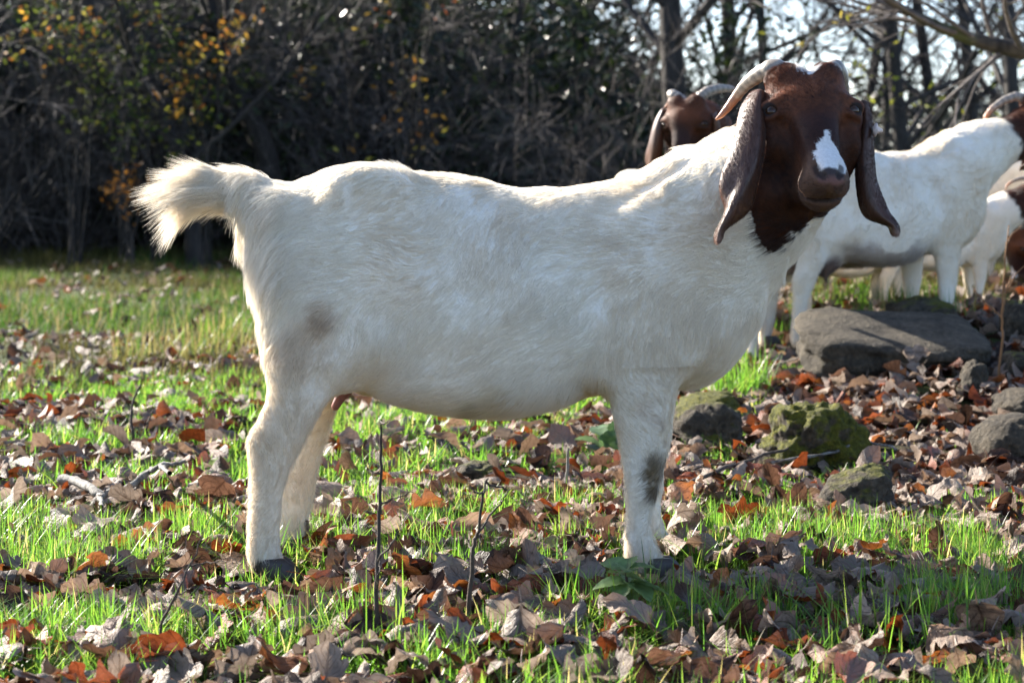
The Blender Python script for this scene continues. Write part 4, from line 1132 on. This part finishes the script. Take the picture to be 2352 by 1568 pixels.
def in_poly(px, py, poly):
    r = np.zeros(len(px), bool); j = len(poly) - 1
    for i in range(len(poly)):
        xi, yi = poly[i]; xj, yj = poly[j]
        r ^= ((yi > py) != (yj > py)) & (px < (xj - xi) * (py - yi) / (yj - yi + 1e-12) + xi)
        j = i
    return r

STAINS = [  # photo x, y, radius, colour, strength : dirt and colouring of the coat on the side towards the camera
    (745, 735, 42, (.42, .27, .14), .55), (700, 800, 75, (.55, .40, .25), .35), (1506, 1066, 34, (.17, .11, .045), .85), (1500, 1098, 32, (.16, .10, .04), .9), (1504, 1130, 26, (.15, .095, .04), .85),
    (1085, 945, 26, (.40, .32, .17), .5), (1140, 920, 40, (.58, .48, .30), .4), (1380, 900, 30, (.62, .46, .2), .5), (1480, 940, 26, (.50, .36, .25), .35), (1510, 970, 18, (.45, .33, .25), .35),
    (595, 1300, 20, (.012, .008, .006), 1.0), (640, 900, 40, (.62, .5, .33), .3), (1110, 440, 30, (.62, .52, .36), .5), (1000, 415, 50, (.66, .57, .42), .4), (840, 395, 50, (.68, .6, .46), .4),
    (1500, 540, 22, (.62, .52, .4), .25), (1420, 560, 26, (.62, .52, .4), .2), (600, 1010, 30, (.6, .5, .36), .3), (640, 1090, 26, (.6, .5, .36), .25)]

def build_goat(name, loc, rz, label, vox, head_O, head_R, neck, hair_n, hair_r, main=False, scale=1.0, tail_up=True, udder=False, brown_tau=.5, brown_mul=1.0, blaze=True, group='boer goats of the herd', extra_label=None, seed=1):
    rg = np.random.default_rng(seed)
    root = thing(name, loc, label, 'goat', group, rz, scale)
    H = lambda u, v, w: head_O + head_R @ np.array([u, v, w])
    pts = [np.array([_t[0, 0] - .16, -.24, -.005]), np.array([_t[-1, 0] + .03, .24, _t[:, 1].max() + .05])] + [H(u, v, w) for u in (-.12, .12) for v in (-.14, .22) for w in (-.16, .06)]
    lo = np.min(pts, 0) - .03; hi = np.max(pts, 0) + .03
    F = Field(lo, hi, vox)
    # torso
    def torso(X, Y, Z):
        x = X[:, 0, 0]; xc = np.clip(x, _t[0, 0], _t[-1, 0])
        top = smooth1(_t[:, 0], _t[:, 1], xc); bot = smooth1(_t[:, 0], _t[:, 2], xc); w = smooth1(_t[:, 0], _t[:, 3], xc)
        zc = ((top + bot) / 2)[:, None, None]; h = ((top - bot) / 2)[:, None, None]; w = w[:, None, None]
        tz = np.clip((Z - zc) / h, -1, 1)
        we = w * (1 - .20 * tz - .10 * tz * tz)
        d = ((np.abs(Y) / we) ** 2.2 + (np.abs(Z - zc) / h) ** 2.35) ** (1 / 2.28)
        d = (d - 1) * np.minimum(w, h) * .9
        dx = np.abs(X - xc[:, None, None])
        return np.where(d > 0, np.sqrt(d * d + dx * dx), d + dx)
    F.add(torso, (_t[0, 0], -.22, _t[:, 2].min()), (_t[-1, 0], .22, _t[:, 1].max()), .02)
    def zloft(S):
        def fn(X, Y, Z):
            z = Z[0, 0, :]; zc = np.clip(z, S[0, 0], S[-1, 0])
            I = [smooth1(S[:, 0], S[:, q], zc, 7)[None, None, :] for q in (1, 2, 3, 4)]
            d = (np.sqrt(((X - I[0]) / I[2]) ** 2 + ((Y - I[1]) / I[3]) ** 2) - 1) * np.minimum(I[2], I[3])
            dz = np.abs(Z - zc[None, None, :])
            return np.where(d > 0, np.sqrt(d * d + dz * dz), d + dz)
        return fn
    for S, k in ((HIND_N, .035), (HIND_F, .035), (FORE_N, .03), (FORE_F, .03)):
        F.add(zloft(S), (S[:, 1].min() - .11, S[:, 2].min() - .09, S[0, 0]), (S[:, 1].max() + .11, S[:, 2].max() + .09, S[-1, 0]), k)
    # skeleton landmarks under the coat: hook and pin bones, shoulder blade, flank hollow, ribs
    for sg in (-1, 1):
        F.ell(Lc(845, 420, sg * .078), (.05, .022, .022), k=.08)
        F.ell(Lc(632, 478, sg * .07), (.03, .025, .03), k=.06)
        F.ell(Lc(1530, 600, sg * .098), (.055, .020, .10), k=.09)
        F.ell(Lc(1640, 700, sg * .07), (.06, .045, .10), k=.05)
        F.ell(Lc(965, 500, sg * .215), (.06, .035, .055), k=.07, sub=True)
        F.ell(Lc(1090, 885, sg * .11), (.17, .08, .05), k=.06)
        F.cone(Lc(795, 845, sg * .11), Lc(870, 790, sg * .15), .03, .02, k=.06)          # fold of the flank
        F.cone(Lc(1400, 860, sg * .135), Lc(1440, 640, sg * .15), .02, .03, k=.05)
    # tail
    F.chain([Lc(620, 480), Lc(570, 452), Lc(520, 432), Lc(480, 428), Lc(450, 438)] if tail_up else [Lc(615, 480), Lc(585, 480), Lc(570, 520), Lc(560, 570), Lc(558, 610)], [.055, .040, .030, .022, .012], k=.035)
    if udder:
        F.ell(Lc(800, 905, -.05), (.09, .06, .075), k=.05); F.ell(Lc(800, 905, .05), (.09, .06, .075), k=.05)
        for sg in (-1, 1): F.cone(Lc(815, 960, sg * .05), Lc(830, 1020, sg * .06), .022, .010, k=.02)
    # neck
    nk = [np.asarray(p, float) for p, _ in neck]; nr = [r for _, r in neck]
    F.chain(nk, nr, k=.09)
    if main: F.chain([Lc(1630, 600, 0), Lc(1735, 510, -.04), Lc(1815, 425, -.08)], [.125, .090, .066], k=.06)
    F.cone(nk[-1], H(0, .0, -.075), nr[-1], .078, k=.05)
    F.cone(nk[-1], H(0, .05, -.095), nr[-1] * .9, .055, k=.05)
    # head
    E = lambda c, r, k=.02, sub=False: F.ell(H(*c), r, head_R, k, sub)
    E((0, -.018, -.055), (.080, .082, .072)); E((0, -.042, -.016), (.070, .060, .042), .03)
    F.chain([H(0, -.02, -.034), H(0, .06, -.026), H(0, .135, -.020)], [.055, .042, .034], k=.03)
    E((0, .142, -.022), (.040, .041, .039), .02)
    E((0, .165, -.004), (.028, .022, .022), .015)
    F.chain([H(0, .02, -.11), H(0, .09, -.085), H(0, .140, -.062)], [.042, .034, .028], k=.03)
    E((0, .150, -.064), (.034, .028, .028), .015)
    for sg in (-1, 1):
        E((sg * .038, -.086, -.008), (.036, .032, .032), .022)
        E((sg * .067, -.020, -.036), (.035, .038, .033), .022); E((sg * .058, .030, -.064), (.034, .05, .05), .025)
        E((sg * .043, .026, -.078), (.034, .058, .055), .025)
        E((sg * .022, .140, -.040), (.024, .034, .028), .016)
        E((sg * .060, -.025, -.085), (.035, .04, .04), .03)
        E((sg * .082, -.006, -.003), (.014, .009, .012), .006, True)          # eye opening
        F.cone(H(sg * .058, -.023, .005), H(sg * .090, -.017, -.010), .0105, .0105, k=.010)   # brow
        F.cone(H(sg * .064, .009, .000), H(sg * .086, .006, -.014), .006, .006, k=.012)
        F.cone(H(sg * .027, .146, .014), H(sg * .024, .162, .012), .0085, .0075, k=.006, sub=True); F.cone(H(sg * .022, .162, .013), H(sg * .013, .173, .012), .006, .0045, k=.005, sub=True)   # nostril
        for a, b in (((sg * .053, .122, -.056), (sg * .036, .160, -.053)), ((sg * .036, .160, -.053), (sg * .018, .174, -.049)), ((sg * .018, .174, -.049), (0, .178, -.047))):
            F.cone(H(*a), H(*b), .0065, .0065, k=.005, sub=True)                        # mouth
        E((sg * .058, .075, -.014), (.016, .05, .018), .03, True); E((sg * .070, .100, -.048), (.022, .034, .045), .03, True)                    # hollow beside the nose
    E((0, -.115, -.012), (.012, .028, .03), .02, True)
    v, q = F.mesh(); del F
    nrm, area = vert_normals(v, q)
    v = v + nrm * ((fbm(v, 11, 4, 3) - .5) * .012 * (1 - .75 * sstep(.16, .10, np.linalg.norm(v - (head_O + head_R @ np.array([0, .04, -.05])), axis=1))))[:, None]
    v = v - nrm * (.006 * sstep(.12, .22, np.linalg.norm(v - (head_O + head_R @ np.array([0, .04, -.05])), axis=1)))[:, None]     # room for the hair
    # ---- colour of the coat
    hl = (v - head_O) @ head_R
    nz = fbm(v, 26, 8, 3) - .5 + (.7 * (vnoise(v, 170, 12) - .5) if main else 0); nz2 = fbm(v, 7, 3, 3)
    col = WHITE[None] * (0.94 + .12 * nz2)[:, None] * np.ones((len(v), 3))
    col = col + (CREAM - WHITE)[None] * (np.clip(sstep(.42, .72, nz2) * (.36 if main else .75) + .35 * sstep(.48, .30, v[:, 2]) * sstep(.25, .7, nz2 + .2), 0, .6))[:, None]
    if main:
        w3 = v + ROOT
        vx, vy = project(w3)
        poly = [(1690, 250), (1693, 400), (1708, 490), (1735, 552), (1757, 574), (1776, 566), (1803, 548), (1850, 500), (1990, 480), (2200, 480), (2200, 0), (1700, 0)]
        sx = 1176 + (v[:, 0] + ROOT[0]) * 5512 / (G_Y - .06) + nz * 26; sy = 413 + (CAM_Z - v[:, 2]) * 5512 / (G_Y - .06) + nz * 26
        br = in_poly(sx, sy, poly)
        tau = np.where(br, 1.0, 0.0)
        for x, y, r, c, s_ in STAINS:
            d = np.hypot(vx - x, vy - y) / r + nz * .7
            m = s_ * sstep(1.25, .35, d) * (v[:, 1] < .02)
            col = col * (1 - m[:, None]) + np.array(c)[None] * m[:, None]
    else:
        ax = nk[-1] - nk[0]; tt = ((v - nk[0]) @ ax) / (ax @ ax)
        tau = sstep(brown_tau - .03, brown_tau + .03, tt + nz * .2) * (np.linalg.norm(v - nk[-1], axis=1) < .42)
        m = sstep(.37, .31, v[:, 2] + nz * .05) * sstep(.0, .05, .62 - np.abs(v[:, 0])) * (v[:, 2] > .22) * .0
        if udder:
            m = sstep(.115, .085, np.linalg.norm((v - Lc(810, 925, 0)) / np.array([1, 1.3, 1.]), axis=1)) * .9
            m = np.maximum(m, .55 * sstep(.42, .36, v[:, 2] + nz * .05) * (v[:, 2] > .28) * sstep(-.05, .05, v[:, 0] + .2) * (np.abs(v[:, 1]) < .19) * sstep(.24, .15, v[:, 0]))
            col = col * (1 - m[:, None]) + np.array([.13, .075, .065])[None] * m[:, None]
    bcol = BROWN[None] * (.55 + .8 * (nz2 + nz * 1.4))[:, None]
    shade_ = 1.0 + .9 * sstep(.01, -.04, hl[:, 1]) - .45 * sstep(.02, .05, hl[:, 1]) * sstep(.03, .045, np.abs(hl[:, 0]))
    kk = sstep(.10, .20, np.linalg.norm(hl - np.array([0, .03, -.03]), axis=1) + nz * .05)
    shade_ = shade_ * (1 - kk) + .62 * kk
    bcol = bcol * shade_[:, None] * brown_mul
    dk = sstep(.055, .025, np.abs(hl[:, 0])) * sstep(-.01, .05, hl[:, 1]) * sstep(.16, .12, hl[:, 1]) * (hl[:, 2] > -.03)
    bcol = bcol * (1 - .85 * dk[:, None]) + DARK * .85 * dk[:, None]
    lip = sstep(.10, .135, hl[:, 1] + nz * .03) * sstep(-.115, -.075, hl[:, 2])
    bcol = bcol * (1 - .6 * lip[:, None]) + np.array([.15, .085, .055]) * .6 * lip[:, None]
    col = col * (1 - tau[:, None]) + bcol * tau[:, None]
    onhead = (np.linalg.norm(hl - np.array([0, .04, -.05]), axis=1) < .17)
    bw = np.interp(hl[:, 1], [.066, .086, .106, .126, .146, .160, .172, .178], [0, .009, .020, .027, .028, .022, .012, 0])
    bl = (np.abs(hl[:, 0] - .003 + nz * .014) < bw) & (hl[:, 2] > -.012) & onhead
    poll = (np.hypot(hl[:, 0] / 1.5, (hl[:, 1] + .082)) < .011 + nz * .02) & onhead & (hl[:, 2] > -.03)
    col[(bl | poll) & blaze] = np.array([.72, .70, .68])
    mth = np.min([seg_dist(hl, np.array(a), np.array(b)) for sg in (-1, 1) for a, b in (((sg * .053, .122, -.056), (sg * .036, .160, -.053)), ((sg * .036, .160, -.053), (sg * .018, .174, -.049)), ((sg * .018, .174, -.049), (0, .178, -.047)), ((sg * .025, .149, .011), (sg * .022, .162, .010)), ((sg * .022, .162, .010), (sg * .013, .173, .010)))], 0)
    nose = sstep(1.15, .85, np.hypot(hl[:, 0] / .026, (hl[:, 1] - .25 * hl[:, 2] - .171) / .015) + nz * .4) * (hl[:, 2] > -.030) * onhead
    col = col * (1 - nose[:, None]) + (np.array([.05, .038, .038])[None] + np.array([.13, .05, .035])[None] * sstep(.166, .18, hl[:, 1] - .25 * hl[:, 2])[:, None]) * nose[:, None]
    orb = np.minimum(*[np.linalg.norm(hl - np.array([s_ * .082, -.006, -.004]), axis=1) for s_ in (-1, 1)])
    lid_crease = np.maximum(sstep(.0165, .0125, orb), .8 * sstep(.009, .006, mth)) * onhead  # dark eyelids and lip pigment, with mouth and nostril crease shade painted in
    col = col * (1 - lid_crease[:, None]) + np.array([.02, .012, .01]) * lid_crease[:, None]
    col = np.clip(col, .004, .86)
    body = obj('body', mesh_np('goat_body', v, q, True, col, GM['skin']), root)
    # ---- hooves
    for S in (HIND_N, HIND_F, FORE_N, FORE_F):
        front = S is FORE_N or S is FORE_F
        o = obj('hoof', HOOF, root, (S[0, 1] + (.012 if front else .006), S[0, 2], -.012))
    # ---- eyes
    for sg in (-1, 1):
        c = H(sg * .0765, -.006, -.0090)
        bm = bmesh.new(); bmesh.ops.create_uvsphere(bm, u_segments=20, v_segments=14, radius=.0122)
        me = bpy.data.meshes.new('eye'); bm.to_mesh(me); bm.free()
        me.materials.append(GM['iris']); me.shade_smooth()
        eye = obj('eye', me, root, c)
        d = head_R @ np.array([sg * .62, .08, .78]); d /= np.linalg.norm(d)
        bm = bmesh.new(); bmesh.ops.create_uvsphere(bm, u_segments=16, v_segments=10, radius=1)
        me = bpy.data.meshes.new('pupil'); bm.to_mesh(me); bm.free(); me.materials.append(GM['pupil']); me.shade_smooth()
        pu = obj('pupil', me, eye, d * .0095)
        s_ax = np.cross(d, head_R[:, 1]); s_ax /= np.linalg.norm(s_ax); u_ax = np.cross(s_ax, d)
        pu.rotation_euler = Matrix(np.stack([s_ax, u_ax, d], 1).tolist()).to_euler()
        pu.scale = (.006, .0028, .0035)
    # ---- ears
    for g0, nm in ((EAR_L, 'l'), (EAR_R, 'r')):
        g = upsample(g0, 4)
        g = g @ head_R.T + head_O
        ev, eq = sheet_mesh(g, .0055)
        f = fbm(ev, 40, 5, 3)
        tt = np.tile(np.repeat(np.linspace(0, 1, g.shape[0]), g.shape[1]), 2)
        ec = np.array([.075, .030, .016])[None] * (.55 + .9 * f)[:, None]
        tip = sstep(.86, .97, tt)[:, None]
        ec = ec * (1 - tip) + np.array([.22, .13, .10]) * tip
        ear = obj('ear', mesh_np('goat_ear', ev, eq, True, ec, GM['ear']), root)
        if main and nm == 'r':
            tb = Tubes(); vx, vy = cropv(1338, 612)
            c0 = P(vx, vy, 4.475) - ROOT; ax = np.array([1, .15, -.12]); ax /= np.linalg.norm(ax)
            tb.add([c0 - ax * .004, c0, c0 + ax * .002, c0 + ax * .0025], [.002, .013, .013, .004], 14)
            tb.add([c0 + ax * .002, c0 + ax * .008, c0 + ax * .0085, c0 + ax * .013, c0 + ax * .0145, c0 + ax * .015], [.0065, .0062, .0045, .004, .003, .0001], 12)
            obj('ear_tag', tb.mesh('ear_tag', GM['tag']), ear, label='pale pink plastic button tag')
        if main:
            en, ea = vert_normals(ev, eq)
            fi = rg.choice(len(eq), 9000, p=ea / ea.sum())
            a, b = rg.random((2, len(fi), 1))
            cc = [ev[eq[fi, i]] for i in range(4)]
            ro = (cc[0] * (1 - a) + cc[1] * a) * (1 - b) + (cc[3] * (1 - a) + cc[2] * a) * b
            nn = en[eq[fi, 0]]
            fl = np.array([0, 0, -1.0]) + (rg.random((len(fi), 3)) - .5) * .5
            fl -= nn * (fl * nn).sum(1)[:, None]; fl /= np.linalg.norm(fl, axis=1)[:, None] + 1e-9
            ln = (.004 + .004 * rg.random(len(fi)))[:, None, None]
            t = np.linspace(0, 1, 3)[None, :, None]
            pos = ro[:, None] - nn[:, None] * .0006 + ln * (t * (fl[:, None] + .45 * nn[:, None]) - t * t * .2 * nn[:, None])
            make_hair('ear_hair', ear, pos, ec[eq[fi, 0]] * (.9 + .35 * rg.random((len(fi), 1))), .0003, GM['hair'])
    # ---- horns
    for path, rad in ((HORN_L, HORN_LR), (HORN_R, HORN_RR)):
        s0 = np.linspace(0, 1, len(path)); s1 = np.linspace(0, 1, 64)
        pp = np.stack([smooth1(s0, path[:, k], s1) for k in range(3)], 1) @ head_R.T + head_O
        rr = np.interp(s1, s0, rad) * (1 + .06 * np.sin(s1 * 95) * (1 - s1)) 
        cc = np.array([.34, .295, .245])[None] * (.8 + .22 * np.sin(s1 * 95)[:, None]) * (1 - sstep(.5, .72, s1)[:, None]) + np.array([.40, .17, .085]) * sstep(.5, .72, s1)[:, None]
        tb = Tubes(); tb.add(pp, rr, 16); hm = None
        me = mesh_np('goat_horn', np.concatenate(tb.v), np.concatenate(tb.f), True, np.repeat(cc, 16, 0), GM['horn'])
        obj('horn', me, root)
    # ---- teats
    if main:
        for yy in (-.05, .05):
            tb = Tubes()
            a = Lc(800, 885, yy); b = Lc(782, 912, yy); c = Lc(768, 937, yy)
            tb.add([a, (a + b) / 2, b, (b + c) / 2, c, c + np.array([-.003, 0, -.004])], [.016, .014, .0105, .009, .0075, .0005], 10)
            obj('teat', tb.mesh('teat', GM['teat']), root)
    # ---- hair
    zv = v[:, 2]
    hd = np.linalg.norm(hl - np.array([0, .04, -.05]), axis=1)
    onh = sstep(.20, .13, hd)
    nkd = np.clip(((v - nk[0]) @ (nk[-1] - nk[0])) / ((nk[-1] - nk[0]) @ (nk[-1] - nk[0])), 0, 1) * (v[:, 0] > nk[0][0] - .08)
    fl = np.stack([np.full(len(v), -1.0), np.zeros(len(v)), np.full(len(v), -.55)], 1)
    legm = sstep(.46, .36, zv) * np.where((np.abs(v[:, 1]) > .05), 1, 0) * np.maximum(sstep(-.20, -.28, v[:, 0]), sstep(.22, .28, v[:, 0]))
    fl = fl * (1 - legm[:, None]) + np.array([-.15, 0, -1.0]) * legm[:, None]
    thm = sstep(-.27, -.36, v[:, 0]) * (1 - legm)
    fl = fl * (1 - thm[:, None]) + np.array([-.35, 0, -1.0]) * thm[:, None]
    nm_ = nkd[:, None]; fl = fl * (1 - nm_) + np.array([-.55, 0, -.85]) * nm_
    fl = fl * (1 - onh[:, None]) + (-head_R[:, 1] * .8 + head_R[:, 2] * .0)[None] * onh[:, None] + head_R[:, 0][None] * (np.sign(hl[:, 0]) * .5 * onh)[:, None]
    amp = (.95 * (1 - onh) + .25 * onh)[:, None]
    sw = np.stack([fbm(v, 6.5, 31 + i, 2) - .5 for i in range(3)], 1) * 5.5
    fl = fl / (np.linalg.norm(fl, axis=1)[:, None] + 1e-9) + sw * amp * .55
    length = .021 * np.ones(len(v))
    length = length * (1 - legm) + .014 * legm
    length = np.where(thm > .5, .024, length)
    length = length * (1 - onh) + .0075 * onh
    length = length + .020 * sstep(-.33, -.375, v[:, 0]) * sstep(.50, .58, zv) * (v[:, 0] > -.47)       # longer fringe under the tail
    length *= np.clip(sstep(.010, .03, orb) * 1.0 + .05, 0, 1)
    length = np.where((nose > .3) | (mth < .007), .0012, length)
    length = length + .010 * poll
    dens = np.where(onh > .5, 2.6, 1.0) * (zv > .012)
    w = area * dens[q[:, 0]]
    fi = rg.choice(len(q), hair_n, p=w / w.sum())
    a, b = rg.random((2, hair_n, 1))
    bil = lambda A: (A[q[fi, 0]] * (1 - a) + A[q[fi, 1]] * a) * (1 - b) + (A[q[fi, 3]] * (1 - a) + A[q[fi, 2]] * a) * b
    ro, nn, f, cl = bil(v), bil(nrm), bil(fl), bil(col)
    ln = bil(length[:, None]) * (.6 + .75 * rg.random((hair_n, 1)))
    clump = np.stack([vnoise(ro, 75, 60 + i) - .5 for i in range(3)], 1)
    f = f + clump * .9 + (rg.random((hair_n, 3)) - .5) * .28
    f -= nn * (f * nn).sum(1)[:, None]; f /= np.linalg.norm(f, axis=1)[:, None] + 1e-9
    lift = (.22 + .65 * sstep(.35, .9, vnoise(ro, 14, 77))[:, None] + .18 * rg.random((hair_n, 1)))
    t = np.linspace(0, 1, 4)[None, :, None]
    pos = ro[:, None] - nn[:, None] * .0012 + ln[:, None] * (t * (f[:, None] + lift[:, None] * nn[:, None]) - (t * t) * (.55 * lift)[:, None] * nn[:, None] + (t * t) * np.array([0, 0, -.10]))
    rv = rg.random((hair_n, 1)); lum = sstep(.12, .4, cl.mean(1))[:, None]
    cl = np.clip(cl * (lum * (.98 + .18 * rv) + (1 - lum) * (.6 + 1.1 * rv ** 2)), 0, .93)
    make_hair('coat', root, pos, cl, hair_r * (.75 + .5 * rg.random(hair_n)), GM['hair'])
    # tail brush
    n = 9000 if main else 1600
    tp = np.array([Lc(600, 462), Lc(560, 447), Lc(520, 432), Lc(480, 428), Lc(452, 438)] if tail_up else [Lc(612, 480), Lc(585, 482), Lc(570, 520), Lc(560, 570), Lc(558, 610)])
    s = rg.random(n) ** .75
    base = np.stack([np.interp(s, np.linspace(0, 1, 5), tp[:, k]) for k in range(3)], 1)
    tn = np.gradient(tp, axis=0); tn /= np.linalg.norm(tn, axis=1)[:, None]
    td = np.stack([np.interp(s, np.linspace(0, 1, 5), tn[:, k]) for k in range(3)], 1)
    ang = rg.random(n) * 2 * math.pi
    up = np.array([0, 0, 1.0]); side = np.array([0, 1.0, 0])
    rad = np.cos(ang)[:, None] * up + np.sin(ang)[:, None] * side
    rr = np.interp(s, [0, .25, .5, .75, 1], [.040, .034, .028, .02, .01])
    ro = base + rad * rr[:, None] * .92
    spread = np.interp(s, [0, .4, 1], [.16, .30, .50]) * np.where(np.cos(ang) < 0, 1.45, .75)
    if tail_up:
        d0 = td + rad * spread[:, None] + np.array([0, 0, -.02]) + (rg.random((n, 3)) - .5) * .14
    else:
        d0 = td + rad * spread[:, None] * .5 + (rg.random((n, 3)) - .5) * .14
    d0 /= np.linalg.norm(d0, axis=1)[:, None]
    ln = np.interp(s, [0, .3, .6, 1], [.03, .055, .085, .105]) * (.55 + .6 * rg.random(n))
    clump = np.stack([vnoise(ro, 90, 80 + i) - .5 for i in range(3)], 1)
    t = np.linspace(0, 1, 6)[None, :, None]
    pos = ro[:, None] + ln[:, None, None] * (t * d0[:, None] + t * t * (np.array([-.05, 0, -.16])[None, None] + clump[:, None] * .45))
    tc = WHITE[None] * (.93 + .15 * rg.random((n, 1))) * np.array([1.02, 1.0, .97])
    make_hair('tail_brush', root, pos, np.clip(tc, 0, .9), (.00042 if main else .0009) * (.7 + .6 * rg.random(n)), GM['hair'])
    return root

# the doe in front, side on, her head turned to the camera
main_neck = [(Lc(1570, 575, 0), .118), (Lc(1665, 478, -.02), .108), (Lc(1755, 415, -.06), .094), (Lc(1825, 360, -.095), .086)]
goat1 = build_goat('goat', tuple(ROOT), 0.0, 'white doe with chestnut head standing side-on, head turned to face us, tail raised', .004, O0, R0, main_neck, 260000, .00036, main=True, seed=11)
# ------------------------------------------------------------------ the rest of the herd
def herd_head(x, z, y, yaw_local, pitch, roll=0):
    return np.array([x, y, z]), frame(yaw_local, pitch, roll)
nb = Lc(1570, 560, 0)
HALF = math.pi / 2
# doe standing on the bank, walking away to the right
O, R = herd_head(.92, .90, 0, HALF + .1, math.radians(50))
build_goat('goat', (at(1985, 8.4), 8.4, float(ground_z(at(1985, 8.4), 8.4)) - .05), math.radians(30), 'white doe standing on the bank behind the long slab, her head beyond the picture edge', .008, O, R,
           [(nb, .12), (Lc(1690, 475, 0), .115), (Lc(1790, 415, 0), .098), (O + R @ np.array([0, -.02, -.12]), .092)], 60000, .0007, udder=True, tail_up=False, brown_tau=.72, seed=21, scale=.91)
# head looking over the front doe's back
O, R = herd_head(.80, .95, 0, HALF, math.radians(25))
rz3 = math.radians(-112)
def standing(vx, Y, rz, headxy, label, seed, O, R, sc=1.0, vox=.009, n=30000, bt=.6, tail_up=False, dz=0.0, **kw):
    c, s = math.cos(rz), math.sin(rz)
    hx, hy = at(vx, Y), Y
    ox, oy = O[0] * sc, O[1] * sc
    loc = (hx - (c * ox - s * oy), hy - (s * ox + c * oy))
    z = float(ground_z(*loc)) - .01 + dz
    mid = nb * .45 + (O + R @ np.array([0, -.02, -.12])) * .55
    return build_goat('goat', (*loc, z), rz, label, vox, O, R, [(nb, .12), (mid, .12), (O + R @ np.array([0, -.02, -.12]), .095)], n, .0008, udder=False, tail_up=tail_up, brown_tau=bt, seed=seed, scale=sc, **kw)
standing(1568, 7.9, rz3, None, 'chestnut-headed goat with a raised crooked horn looking over the front doe\'s back', 31, *herd_head(.83, .885, .0, HALF - .15, math.radians(14)), sc=.93, tail_up=True, brown_mul=.75, blaze=False)  # head brown darkened, putting the shade it stands in into the colour
standing(1672, 8.6, math.radians(-75), None, 'goat with a thick curved horn close behind the front doe\'s drooping ear', 32, *herd_head(.84, .88, .0, HALF + .9, math.radians(20)), sc=.95, brown_mul=.5, blaze=False)
# behind the doe on the bank
standing(2480, 10.6, math.radians(8), None, 'white goat half hidden behind the doe on the bank, cream belly and legs showing', 33, *herd_head(.88, .86, 0, HALF, math.radians(45)), sc=.78)
standing(1690, 9.3, math.radians(184), None, 'small cream kid showing beneath the belly of the doe on the bank', 34, *herd_head(.84, .86, 0, HALF, math.radians(35)), sc=.52)
standing(2395, 9.4, math.radians(12), None, 'small cream kid standing just beyond the forelegs of the bank doe', 36, *herd_head(.84, .86, 0, HALF, math.radians(35)), sc=.55)
standing(2330, 10.2, math.radians(160), None, 'white goat grazing at the picture edge with its chestnut white-blazed head lowered', 35, *herd_head(.80, .22, -.05, HALF + .6, math.radians(-5)), sc=.92)
